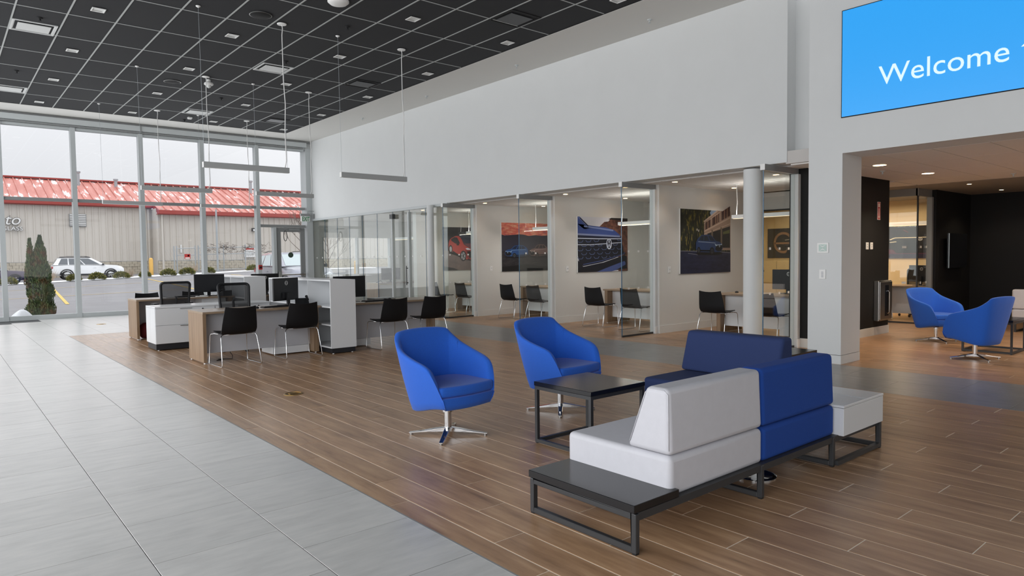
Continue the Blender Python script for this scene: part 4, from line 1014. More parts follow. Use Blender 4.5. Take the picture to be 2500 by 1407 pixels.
for i, x in enumerate((12.14, 12.31)):
    k = plate('white switch plate on the black lounge wall, %s of two' % ('left', 'right')[i], 'switch', 'wall_switch', x, 4.999, 1.555, .10, .12, '-y')
    for z in (-.025, .015): B(-.014, .014, -.015, -.012, z, z+.022).build('button', M_greylam, k)
k = thing('fire_sign', 'narrow red and white arrow sign pointing down on the black lounge wall', 'sign', (12.60, 4.995, 2.01))
B(-.06, .06, -.004, 0, 0, .31).build('panel', M_white, k); B(-.052, .052, -.0045, -.004, .008, .302).build('field', M_red, k)
MB().poly([(-.016, -.005, .06), (.016, -.005, .06), (.016, -.005, .2), (-.016, -.005, .2)]).poly([(-.035, -.005, .06), (0, -.005, .015), (.035, -.005, .06)]).poly([(-.03, -.005, .22), (.03, -.005, .22), (.03, -.005, .285), (-.03, -.005, .285)]).build('arrow_mark', M_white, k)
k = thing('extinguisher_cabinet', 'brushed steel fire extinguisher cabinet on the black lounge wall', 'cabinet', (12.70, 4.998, .25))
B(-.27, .27, -.09, 0, 0, .70).build('housing', M_steel, k, smooth=.5, bevel=.01, seg=2); d = B(-.255, .255, -.105, -.09, .02, .68).build('door', M_steel, k, smooth=.5, bevel=.008, seg=2)
B(-.06, .10, -.107, -.105, .08, .62).build('window', M_screen, d); MB().tube([(.06, -.11, .12), (.06, -.13, .14), (.06, -.13, .5), (.06, -.11, .52)], .008, 6).build('handle', M_chrome, d)
k = thing('wall_television', 'thin black television edge on the dark lounge wall', 'television', (16.6, 5.09, 1.1)); B(-.55, .55, -.12, -.08, 0, .72).build('panel', M_screen, k); B(-.553, -.55, -.122, -.112, 0, .72).build('edge_strip', M_steel, k); B(-.15, .15, -.08, 0, .2, .5).build('bracket', M_frame, k)
k = thing('exit_sign', 'green lettered EXIT sign hanging by the glass door', 'sign', (9.085, 20.95, 2.66))
B(-.145, .145, -.03, .03, 0, .22).build('housing', M_white, k, smooth=.5, bevel=.012, seg=2); B(-.16, .16, -.035, .035, .17, .25).build('top_housing', M_alud, k, smooth=.5, bevel=.01, seg=2)
text('EXIT', 'lettering', M_green, k, (-.115, -.033, .018), (PI/2, 0, 0), .195, sx=.62, extrude=.001, offset=.004)
MB().tube([(.10, 0, .25), (.10, 0, .34), (.30, 0, .34)], .008, 6).box(.28, .305, -.05, .05, .1, .25).build('bracket', M_alud, k)
k = thing('fire_alarm_pull', 'red fire alarm pull station on the window mullion left of the door', 'alarm', (7.64, 21.05, 1.16)); rbox(-.06, .06, -.045, 0, 0, .14, 'housing', M_red, k, .008, 2); B(-.035, .035, -.052, -.045, .04, .09).build('pull_bar', M_plastic, k)
for i, (x, z) in enumerate(((9.385, 1.98),)):
    pass

# ================================================================== CEILING FIXTURES
rows_x = [7.88, 5.93, 3.97, 2.02]; cols_y = [19.51, 16.98, 14.47, 11.93, 9.37, 6.82]
u = [False]
def make_down():
    k = thing('downlight', '', 'downlight', (0, 0, 0), 0, 'square recessed downlights')
    MB().box(-.09, .09, -.09, -.075, -.004, .004).box(-.09, .09, .075, .09, -.004, .004).box(-.09, -.075, -.075, .075, -.004, .004).box(.075, .09, -.075, .075, -.004, .004).build('trim_ring', M_white, k)
    g = MB()
    for (a, b, c, d) in (((-.075, -.075), (.075, -.075), (.055, -.055), (-.055, -.055)), ((.075, -.075), (.075, .075), (.055, .055), (.055, -.055)), ((.075, .075), (-.075, .075), (-.055, .055), (.055, .055)), ((-.075, .075), (-.075, -.075), (-.055, -.055), (-.055, .055))):
        g.poly([(*a, 0), (*b, 0), (*c, .011), (*d, .011)])
    g.build('reflector', M_lampw, k); B(-.056, .056, -.056, .056, .0105, .0125).build('lens', M_offlens, k)
    return k
dn = make_down()
ti = 0
for i, x in enumerate(rows_x):
    for j, y in enumerate(cols_y):
        if j == 5 and i: continue
        if i > 1 and j == 4: continue
        place(dn, u, (x, y, ZC-.008), 0, 'square recessed downlight, %s from the window wall, %s row from the side wall' % (ordn(j), ordn(i)))
# pendants in the showroom
gi = 0
for r_, (y, rowname) in enumerate(((10.855, 'nearest row'), (14.88, 'middle row'), (18.90, 'row by the windows'))):
    for c_, (x0, x1) in enumerate(((3.13, 4.45), (5.36, 6.66))):
        p = thing('pendant_light', 'grey linear pendant on long cords, %s of pair in the %s' % (('left', 'right')[c_], rowname), 'pendant light', ((x0+x1)/2, y, 2.845), 0, 'linear pendants over the desks')
        h = (x1-x0)/2
        B(-h, h, -.035, .035, .002, .088).build('housing', M_pend, p, smooth=.5, bevel=.003, seg=1); B(-h+.02, h-.02, -.028, .028, 0, .003).build('diffuser', M_offlens, p)
        B(-h-.002, -h, -.034, .034, .004, .086).build('end_cap', M_white, p)
        zt = ZC-2.845
        MB().tube([(-h+.02, 0, .088), (-h+.005, 0, zt)], .0028, 5).build('cable', M_galv, p); MB().lathe([(.004, zt-.03), (.032, zt-.012), (.035, zt-.003)], 16, (-h+.005, 0, 0)).build('canopy', M_white, p, smooth=.8)
        pts = [(h-.06, 0, .088), (h-.05, 0, .13), (h-.035, 0, .2), (h-.04, .01, .7), (h-.03, -.008, 1.1), (h-.045, .008, 1.5), (h-.05, 0, 1.9), (h-.05, .004, zt-.18), (h-.04, 0, zt-.08), (h-.05, 0, zt)]
        MB().tube(pts, .0075, 7).build('power_cord', M_white, p, smooth=2); MB().tube([(h-.02, 0, .088), (h-.05, 0, zt)], .0022, 4).build('cable', M_galv, p)
        MB().lathe([(.0, zt-.02), (.07, zt-.016), (.075, zt-.004)], 24, (h-.05, 0, 0)).build('canopy', M_white, p, smooth=.8)
# vents, speakers, sensors
def vent(x, y, lab, mt, plaque):
    k = thing('ceiling_vent', lab, 'vent', (x, y, ZC)); a = .30
    MB().box(-a, a, -a, -a+.03, -.006, .02).box(-a, a, a-.03, a, -.006, .02).box(-a, -a+.03, -a+.03, a-.03, -.006, .02).box(a-.03, a, -a+.03, a-.03, -.006, .02).build('frame', mt, k)
    g = MB()
    for q in ((-1, 0), (1, 0), (0, -1), (0, 1)):
        t = Vector((q[1], q[0], 0)); d = Vector((q[0], q[1], 0)); P = lambda r, w_, z: tuple(d*r+t*w_+Vector((0, 0, z)))
        g.poly([P(.27, -.27, 0), P(.27, .27, 0), P(.2, .2, .03), P(.2, -.2, .03)])
    g.build('cone', mt, k); B(-.22, .22, -.19, .19, -.012, -.004).build('plaque', plaque, k)
for x, y, lab in ((1.36, 13.46, 'square white ceiling vent nearest the left edge of the picture'), (1.38, 18.45, 'square white ceiling vent by the window wall at far left'), (5.27, 13.48, 'square white ceiling vent between the two nearest pendants'), (5.25, 18.54, 'square white ceiling vent by the window wall near the corner pendants')): vent(x, y, lab, M_vent, M_vent)
for x, y, lab in ((7.20, 8.38, 'square black ceiling vent nearest the camera'), (7.22, 13.50, 'square black ceiling vent, middle of three near the side wall'), (7.24, 18.42, 'square black ceiling vent nearest the window wall')): vent(x, y, lab, M_black, M_frame)
for x, y, lab in ((3.99, 10.66, 'round black ceiling speaker nearest the camera'), (3.97, 15.71, 'round black ceiling speaker nearer the window wall')):
    k = thing('ceiling_speaker', lab, 'speaker', (x, y, ZC)); MB().lathe([(.165, .0), (.165, -.012), (.158, -.014)], 32, caps=False).build('rim', M_steel, k, smooth=.7); MB().lathe([(.160, -.012), (.12, -.022), (0, -.028)], 32).build('grille', M_black, k, smooth=2)
tag(MB().lathe([(.155, .0), (.155, -.02), (.12, -.05), (.05, -.06), (0, -.062)], 32).build('access_point', M_white, None, (4.67, 9.40, ZC), smooth=1), 'round white ceiling dome at the top edge of the picture', 'wireless point')
k = thing('dome_camera', 'white dome camera hanging from the dark ceiling beside a pendant cord', 'camera', (4.52, 15.1, ZC)); k.scale = (.78, .78, 1); MB().lathe([(.05, 0), (.05, -.04), (.02, -.045)], 20).build('mount', M_white, k, smooth=.7); MB().lathe([(.02, -.045), (.11, -.07), (.12, -.10), (.09, -.12)], 24).build('housing', M_white, k, smooth=.8); MB().lathe([(.065, -.12), (.05, -.16), (0, -.18)], 20).build('dome', M_offlens, k, smooth=2)
tag(MB().box(-.05, .05, -.06, .06, -.05, 0).build('motion_sensor', M_white, None, (5.27, 19.29, ZC), smooth=.5, bevel=.01), 'small white motion sensor box near the window wall', 'sensor')
def sprinkler(x, y, lab, mt, z=ZC):
    k = thing('sprinkler', lab, 'sprinkler', (x, y, z)); MB().lathe([(.04, 0), (.035, -.012), (.012, -.016), (.012, -.04)], 16).build('escutcheon', mt, k, smooth=.7); MB().lathe([(.0, -.055), (.022, -.055), (.022, -.058)], 12).box(-.013, -.010, -.002, .002, -.055, -.03).box(.010, .013, -.002, .002, -.055, -.03).build('deflector', mt, k)
for x, y, lab in ((1.39, 12.88, 'black ceiling sprinkler beside the nearest left vent'), (1.38, 16.66, 'black ceiling sprinkler between the two left vents'), (5.25, 16.64, 'black ceiling sprinkler near the dome camera'), (5.27, 12.85, 'black ceiling sprinkler beside the vent between the pendants'), (5.29, 10.34, 'black ceiling sprinkler nearest the camera'), (5.26, 19.75, 'black ceiling sprinkler near the motion sensor')): sprinkler(x, y, lab, M_black)
for i, y in enumerate((7.06, 10.34, 13.57, 16.71)): sprinkler(8.92, y, 'pale sprinkler on the white ceiling border, %s from the camera' % ordn(i), M_alu, ZC-.004)
# office and lounge downlights (lit)
def rdown(x, y, z, lab, r=.075, power=18, color=NEUT, grp='lit round downlights'):
    k = thing('round_downlight', lab, 'downlight', (x, y, z), 0, grp); MB().lathe([(r, 0), (r, -.006), (r-.012, -.007)], 24, caps=False).build('trim_ring', M_white, k, smooth=.7); MB().lathe([(r-.012, -.005), (0, -.005)], 24).build('lens', M_lit, k)
    spot('downlight_lamp', (x, y, z-.03), power, color)
for n, (y, nm) in enumerate(((7.37, bays[0][1]), (10.1, bays[1][1]), (12.8, bays[2][1]), (15.5, bays[3][1]))):
    rdown(10.0, y, ZO, 'lit round downlight nearer the showroom in the '+nm, .06, 5); rdown(11.88, y, ZO, 'lit round downlight farther inside the '+nm, .06, 5)
rdown(10.5, 5.75, ZO, 'lit round downlight just inside the glass by the black wall end', .06, 5)
rdown(10.53, 4.17, ZL, 'lit round downlight in the lounge ceiling nearest the square column', .10, 60, WARM); rdown(12.30, 4.13, ZL, 'lit round downlight farther inside the lounge ceiling', .10, 60, WARM)
rdown(14.9, 4.3, ZL-.004, 'small lit downlight in the dark bulkhead, left one', .05, 14, WARM); rdown(16.9, 4.3, ZL-.004, 'small lit downlight in the dark bulkhead, right one', .05, 14, WARM)
rdown(15.6, 6.1, ZL-.004, 'lit round downlight just behind the warm office glass', .10, 30, WARM)
area('lounge_fill', (12.5, .5, 2.65), (0, 0, 0), 3, 3, 70, (1, .9, .8))  # broad fill added under the lounge ceiling, no fixture there
for i, (x, y) in enumerate(((11.35, 4.45), (13.6, 3.3))): sprinkler(x, y, 'pale sprinkler in the lounge ceiling, %s' % ('between the two large downlights', 'beyond the downlights')[i], M_alu, ZL)

# ================================================================== OUTDOORS
def gz(x, y):
    s = max(0, min(1, (y-24)/20)); return -.10+max(0, min(y, 70)-24)*.0075+.030*max(-4, min(x-6, 14))*s
gr = struct(empty('ground'))
XS = [-120, -60, -30, -15, -8, -4, 0, 2, 4, 6, 8, 10, 12, 16, 20, 26, 34, 50, 90]; YS = [21.5, 22, 24, 27, 30, 34, 38, 42, 46, 50, 54, 58, 62, 66, 75, 100, 160]
MB().grid([[(x, y, gz(x, y)) for y in YS] for x in XS]).build('asphalt', M_asph, gr, smooth=2)
MB().grid([[(x, y, -.12) for y in (-60, -20, 0, 21.5)] for x in (-120, -60, -20, -4.05)]).build('side_lot', M_asph, gr)
MB().grid([[(x, y, -.12) for y in (21.5, 0, -20)] for x in (18.5, 30, 90)]).build('side_lot', M_asph, gr)
def pline(p, q, w_=.11):
    g = MB(); n = 8; p = Vector(p); q = Vector(q); d = (q-p).normalized(); nx, ny = -d.y*w_/2, d.x*w_/2
    rows = []
    for i in range(n+1):
        c = p.lerp(q, i/n); rows.append([(c.x+nx, c.y+ny, gz(c.x+nx, c.y+ny)+.012), (c.x-nx, c.y-ny, gz(c.x-nx, c.y-ny)+.012)])
    g.grid(rows).build('parking_line', M_line, gr)
pline((-4, 44.5), (24, 47.5)); pline((-4, 35.5), (20, 37.0))
for x in (-2.2, 3.4, 9.0, 14.6): pline((x+.25, 29.5), (x+2.1, 52), .12)
# snow
def mound(name, cx, cy, rx, ry, h, seed, parent=None, n=16):
    rr = random.Random(seed); ph = [rr.random()*6 for _ in range(6)]; rows = []
    for i in range(n+1):
        r = i/n; row = []
        for j in range(25):
            t = 2*PI*j/24; nn = 1+.16*math.sin(3*t+ph[0])+.12*math.sin(5*t+ph[1]); x, y = cx+rx*r*nn*math.cos(t), cy+ry*r*nn*math.sin(t)
            z = gz(x, y)+h*(1-r*r)*(1+.25*math.sin(7*x+ph[2])*math.cos(6*y+ph[3]))-.02*r; row.append((x, y, z))
        rows.append(row)
    o = MB().grid(rows).build(name, M_snow, parent, smooth=2); return o
for a, lab in (((1.68, 22.25, .34, .36, .27, 1), 'rounded snow heap against the window wall left of the evergreen'), ((4.4, 22.0, 1.8, .30, .09, 2), 'low snow ridge along the foot of the window wall'), ((11.2, 24.6, 1.6, .8, .9, 3), 'tall snow heap outside the corner office window')):
    tag(mound('snow_heap', *a), lab, 'snow')
strip = struct(empty('kerb_strip'))
rows = []
for i in range(61):
    x = -10+.7*i; w0 = 54.6+.12*(x-4)/1; a = .25*math.sin(x*1.7)+.2*math.sin(x*.6)
    rows.append([(x, w0-.15+a*.2, gz(x, w0)+.02), (x, w0+.1+a*.3, gz(x, w0)+.07), (x, w0+1.2+a, gz(x, w0)+.09), (x, w0+1.9+a, gz(x, w0)+.05)])
stuff(MB().grid(rows).build('kerb_snow', M_snow, strip, smooth=2))
rows = [[(x, 54.6+.12*(x-4)+1.0, gz(x, 55)+.06), (x, 54.6+.12*(x-4)+3.0, gz(x, 57)+.03)] for x in range(-10, 33, 2)]
MB().grid(rows).build('mulch_bed', mat('dark_mulch', (96, 84, 74), .9, noise=.3, nscale=6), strip)
# foliage
def leafmesh(name, n, fn, size, seed, mt, tri=True):
    rr = random.Random(seed); g = MB()
    for _ in range(n):
        p, d = fn(rr); s_ = size*(.6+.8*rr.random())
        d = Vector(d).normalized(); u_ = d.orthogonal().normalized(); q = Matrix.Rotation(rr.random()*6.28, 3, d); u_ = q @ u_
        p = Vector(p); g.poly([tuple(p-u_*s_*.35), tuple(p+u_*s_*.35), tuple(p+d*s_)])
    me = g.mesh(name, mt); return me
def lerp_tab(T_, z):
    for (a, ra), (b, rb) in zip(T_, T_[1:]):
        if z <= b: return ra+(rb-ra)*(z-a)/(b-a)
    return 0
def arbor(rr):
    if rr.random() < .84:
        z = rr.random()**1.1*2.24; R = lerp_tab([(0, .40), (.25, .42), (.7, .38), (1.07, .36), (1.35, .30), (1.55, .22), (1.9, .12), (2.24, .01)], z)*(1+.10*math.sin(z*11)); cx, cy = .05+.03*z, 0
    else:
        z = .9+rr.random()*1.25; R = lerp_tab([(.9, .2), (1.4, .13), (1.8, .075), (2.16, .01)], z); cx, cy = -.20, -.05
    t = rr.random()*6.283; r = R*(.5+.5*rr.random()**.5)*(1+.12*math.sin(5*t+z*4))
    return (cx+r*math.cos(t), cy+r*math.sin(t), z), (math.cos(t)*.7, math.sin(t)*.7, .8+rr.random())
k = thing('evergreen_shrub', 'tall narrow evergreen with two tips and browned foliage outside the left window', 'shrub', (2.20, 23.4, gz(2.2, 23.4))); k.scale = (.76, .76, 1.02)
stuff(put(leafmesh('foliage', 12000, arbor, .07, 3, M_foliage), 'foliage', k)); MB().tube([(.05, 0, 0), (.05, 0, 1.6)], [.05, .015], 7).tube([(-.1, -.04, 0), (-.17, -.05, 1.5)], [.04, .012], 7).build('trunk', M_bark, k)
def bush(rr):
    t = rr.random()*6.283; v = rr.random(); ph = math.acos(1-v); r = .8+.2*rr.random()
    d = (math.sin(ph)*math.cos(t), math.sin(ph)*math.sin(t), math.cos(ph)); return (.52*r*d[0], .52*r*d[1], .50*r*d[2]+.03), (d[0]+rr.uniform(-.4, .4), d[1]+rr.uniform(-.4, .4), d[2]+.4)
bm_ = [leafmesh('foliage', 700, bush, .15, 10+i, M_shrub) for i in range(3)]
for i, (px, yy, s_, lab) in enumerate(((3.55, 54.9, 1.0, 'low shrub at the far left of the kerb strip by the plum car'), (7.25, 55.4, 1.0, 'low snow-dusted shrub in front of the white car rear wheel'), (8.65, 55.6, 1.05, 'low shrub in front of the white car door'), (10.2, 55.8, 1.0, 'low frosted shrub in front of the white car front wheel'), (11.75, 56.0, .9, 'low shrub just left of the yellow bollard'), (13.35, 56.2, 1.05, 'low yellow-green shrub just right of the yellow bollard'), (14.75, 56.4, 1.1, 'low shrub in front of the fence gate'), (16.4, 56.6, 1.0, 'low snowy shrub behind the fence sign, right of the gate'), (20.1, 57.3, 1.0, 'low shrub beside the silver car'))):
    k = thing('kerb_shrub', lab, 'shrub', (px, yy-.35, gz(px, yy)+.04), i*1.1, 'kerb strip shrubs'); k.scale = (s_*.95, s_*.8, s_*.78)
    stuff(put(bm_[i % 3], 'foliage', k))
    if i in (1, 4, 7): mound('snow_cap', 0, 0, .22, .2, .05, i, k, 4).location = (0, 0, .47-gz(0, 0))
def tuft(rr):
    t = rr.random()*6.283; return (.12*math.cos(t)*rr.random(), .12*math.sin(t)*rr.random(), 0), (.35*math.cos(t)+rr.uniform(-.2, .2), .35*math.sin(t), 1)
def tuftmesh(seed):
    rr = random.Random(seed); g = MB()
    for _ in range(60):
        p, d = tuft(rr); d = Vector(d).normalized()*(.45+.4*rr.random()); p = Vector(p); w_ = Vector((.012, 0, 0)); g.poly([tuple(p-w_), tuple(p+w_), tuple(p+d)])
    return g.mesh('dry_blades', M_dry)
for i, (px, yy, lab) in enumerate(((5.9, 55.6, 'dry grass tuft between the plum car and the white car'), (10.9, 56.2, 'dry grass tuft off the nose of the white car'), (15.6, 57.6, 'dry grass tuft by the fence gate'))):
    k = thing('grass_tuft', lab, 'grass', (px, yy, gz(px, yy)+.04), i); stuff(put(tuftmesh(50+i), 'dry_blades', k)); k.scale = (1.5, 1.5, 1.2)

# ---- building across the lot
bd = thing('warehouse_building', 'long taupe metal warehouse with red ribbed roof and stone base', 'building')
def front(x0, x1, yf, ze, zb=1.5, tag_=''):
    n = int((x1-x0)/.5); w_ = (x1-x0)/n
    me = None
    for i in range(n):
        a = -w_/2; g = MB()
        pr = [(a, 0), (a+.025, -.09), (a+.10, -.09), (a+.125, 0), (a+w_, 0)]
        if me is None:
            g.grid([[(x, y, zb-.0) for x, y in pr], [(x, y, ze) for x, y in pr]]); me = g.mesh('siding_panel', M_siding)
        put(me, 'siding_panel', bd, (x0+w_*(i+.5), yf, 0))
    B(x0, x1, yf+.02, yf+.3, -.2, ze).build('wall', M_siding, bd)
    g = MB(); rr = random.Random(int(x0)+5)
    for r in range(8):
        z0 = -.3+.225*r
        if z0+.2 > zb: break
        off = .2 if r % 2 else 0
        xx = x0-off
        while xx < x1:
            d = rr.uniform(0, .05); g.box(max(xx, x0)+.006, min(xx+.40, x1)-.006, yf-.14-d, yf+.05, z0+.005, z0+.22); xx += .405
    stuff(g.build('stone_blocks', M_block, bd)); B(x0, x1, yf-.17, yf, zb-.02, zb+.03).build('base_flashing', M_alud, bd)
X0, XJ, X1 = -14, 14.62, 40
front(X0, XJ, 66, 6.25); front(XJ, X1, 64.3, 5.62)
ridge_y, ridge_z = 72, 8.75
slope = lambda y: 6.45+(y-65.6)*(ridge_z-6.45)/(ridge_y-65.6)
def roofpan(x0, x1, ye):
    n = int((x1-x0)/.62); w_ = (x1-x0)/n; ze = slope(ye); g = MB()
    pr = [(-w_/2, 0), (-w_/2+.02, .11), (-w_/2+.07, .11), (-w_/2+.09, 0), (w_/2, 0)]
    g.grid([[(x, ye, ze+z) for x, z in pr], [(x, ridge_y, ridge_z+z) for x, z in pr]]); me = g.mesh('roof_panel', M_roof)
    for i in range(n): put(me, 'roof_panel', bd, (x0+w_*(i+.5), 0, 0))
    B(x0-.05, x1+.05, ye-.16, ye, ze-.30, ze+.02).build('fascia', M_redtrim, bd); B(x0, x1, ye, ye+.6, ze-.36, ze-.30).build('eave_soffit', M_redtrim, bd)
roofpan(X0, XJ, 65.55); roofpan(XJ, X1, 63.85)
B(X0, X1, ridge_y-.3, ridge_y+.3, ridge_z+.02, ridge_z+.14).build('ridge_cap', M_redtrim, bd)
MB().poly([(XJ, 63.8, slope(63.85)-.3), (XJ, 65.7, slope(65.55)-.3), (XJ, 65.7, slope(65.55)+.1), (XJ, 63.8, slope(63.85)+.1)]).build('rake_trim', M_redtrim, bd)
B(XJ-.05, XJ, 64.3, 66.2, 0, 6.0).build('return_wall', M_siding, bd)
for x, h in ((9.3, .0), (12.2, -.5), (24.3, .1)):
    MB().lathe([(.13, ridge_z-1.2+h), (.13, ridge_z+.55+h), (.2, ridge_z+.58+h), (.2, ridge_z+.72+h)], 12, (x+.6, 70.6, 0)).build('vent_pipe', M_galv, bd, smooth=.7)
lv = MB().box(8.52, 9.68, 65.80, 65.92, 4.42, 5.42); lo = B(8.5, 9.7, 65.84, 65.93, 4.40, 5.44).build('louvre', M_alud, bd)
for i in range(7): MB().bar((8.55, 65.80, 4.53+.14*i), (9.65, 65.80, 4.53+.14*i), .02, .07).build('slat', M_white, lo)
B(16.4, 16.52, 64.15, 64.22, 2.2, 2.9).build('wall_plate', M_white, bd)
lo = B(22.6, 22.95, 63.95, 64.2, 4.15, 4.45).build('wall_lamp', M_frame, bd); B(22.66, 22.9, 63.93, 63.95, 4.18, 4.34).build('lens', M_white, lo)
for x, y in ((14.3, 65.85), (15.0, 64.15)): B(x-.07, x+.07, y-.1, y, .2, 6).build('downpipe', M_siding, bd)
k = thing('sign_lettering', 'white raised letters to GLASS on the warehouse wall', 'sign')
for mt, off, dy in ((M_black, .03, 0), (M_white, .004, -.06)):
    text('to', 'letters', mt, k, (4.20, 65.83+dy, 4.48), (PI/2, 0, 0), 1.16, sx=1.0, shear=.28, extrude=.02, offset=off)
    text('GLASS', 'letters', mt, k, (4.02, 65.83+dy, 4.03), (PI/2, 0, 0), .42, sx=1.16, extrude=.02, offset=off*.5)
k = thing('notice_sign', 'white notice board with red heading on the warehouse wall above the silver car', 'sign', (21.85, 64.1, 1.75)); B(0, 1.0, 0, .03, 0, .95).build('panel', M_white, k); B(.1, .9, -.003, 0, .70, .85).build('heading', M_red, k)
for z in (.2, .35, .5): B(.15, .85, -.003, 0, z, z+.05).build('text_line', M_alud, k)
k = thing('bollard', 'yellow bollard at the warehouse corner', 'bollard', (12.8, 58.5, gz(12.8, 58.5))); MB().lathe([(.15, 0), (.15, 1.25), (.1, 1.36), (0, 1.4)], 16).build('post', M_yel, k, smooth=.8)
k = thing('light_pole', 'slim grey pole standing in front of the warehouse', 'pole', (18.0, 59.3, gz(18, 59))); MB().lathe([(.085, 0), (.07, 5.2)], 12).box(-.2, .2, -.2, .2, 0, .12).build('post', M_galv, k)
fn = thing('chain_link_fence', 'galvanised chain link fence with gate and bare vines before the warehouse', 'fence')
FY = 59.6
for x in (14.75, 14.95, 16.35, 16.6, 18.6, 20.4, 21.4): MB().lathe([(.045, gz(x, FY)), (.045, gz(x, FY)+2.25)], 8, (x, FY, 0)).build('post', M_galv, fn)
for x0, x1 in ((14.95, 16.35), (16.6, 21.4)):
    for z in (.2, 1.5, 2.05): MB().tube([(x0, FY, gz(x0, FY)+z), (x1, FY, gz(x1, FY)+z)], .03, 6).build('rail', M_galv, fn)
g = MB(); x = 14.95
while x < 21.4:
    for sx in (1, -1): g.bar((x, FY+.02, gz(x, FY)+.1), (x+sx*.95, FY+.02, gz(x, FY)+2.05), .008, .008)
    x += .19
stuff(g.build('wire_mesh', M_galv, fn))
rr = random.Random(4); g = MB()
for i in range(70):
    x = rr.uniform(17, 22.4); pts = [Vector((x, FY-.05, gz(x, FY)+rr.uniform(1.5, 2.1)))]
    for q in range(6): pts.append(pts[-1]+Vector((rr.uniform(-.28, .28), rr.uniform(-.05, .05), rr.uniform(-.10, .18))))
    g.tube(pts, .014, 3)
stuff(g.build('bare_vines', M_bark, fn))
sg = B(15.5, 15.95, FY-.09, FY-.06, gz(15, FY)+1.2, gz(15, FY)+1.6).build('sign_plate', M_red, fn); B(15.55, 15.9, FY-.093, FY-.09, gz(15, FY)+1.23, gz(15, FY)+1.32).build('sign_text', M_white, sg); MB().lathe([(0, 0), (.07, 0)], 12, (15.8, FY-.093, gz(15, FY)+1.47), 'y').build('sign_mark', M_white, sg)

# ---- bare trees
def tree(name, x, y, h, label, seed, r=.07):
    rr = random.Random(seed); k = thing(name, label, 'tree', (x, y, gz(x, y))); t = MB(); t.tube([(0, 0, 0), (.03*h*.3, 0, h*.35), (.02, .02, h*.62), (0, 0, h)], [r, r*.8, r*.5, r*.12], 6); t.build('trunk', M_bark, k, smooth=2)
    g = MB()
    def br(p, d, l, r_, lv_):
        q = p+d*l*.5+Vector((rr.uniform(-.1, .1), rr.uniform(-.1, .1), .06))*l; e = q+(d+Vector((0, 0, .25))).normalized()*l*.5; g.tube([p, q, e], [r_, r_*.7, r_*.3], 4)
        if lv_:
            for i in range(4):
                b = p.lerp(e, .35+.6*rr.random()); dd = (d+Vector((rr.uniform(-.8, .8), rr.uniform(-.8, .8), rr.uniform(-.1, .7)))).normalized(); br(b, dd, l*.5, r_*.5, lv_-1)
    for i in range(12):
        z = h*(.28+.62*i/12); a = i*2.4; br(Vector((0, 0, z)), Vector((math.cos(a), math.sin(a), .9)).normalized(), h*(.38-.22*i/12), r*.35, 2)
    stuff(g.build('branches', M_bark, k))
tree('bare_tree', 19.6, 46.0, 4.6, 'young bare tree behind the silver car, seen through the glass door', 5)
tree('bare_tree', 14.3, 30.5, 3.4, 'young bare tree outside the corner office window', 6, .05)
k = thing('bollard', 'pale yellow bollard outside the corner office window', 'bollard', (15.6, 30.2, gz(15.6, 30))); MB().lathe([(.09, 0), (.09, 1.3), (0, 1.36)], 14).build('post', M_yel, k, smooth=.8)

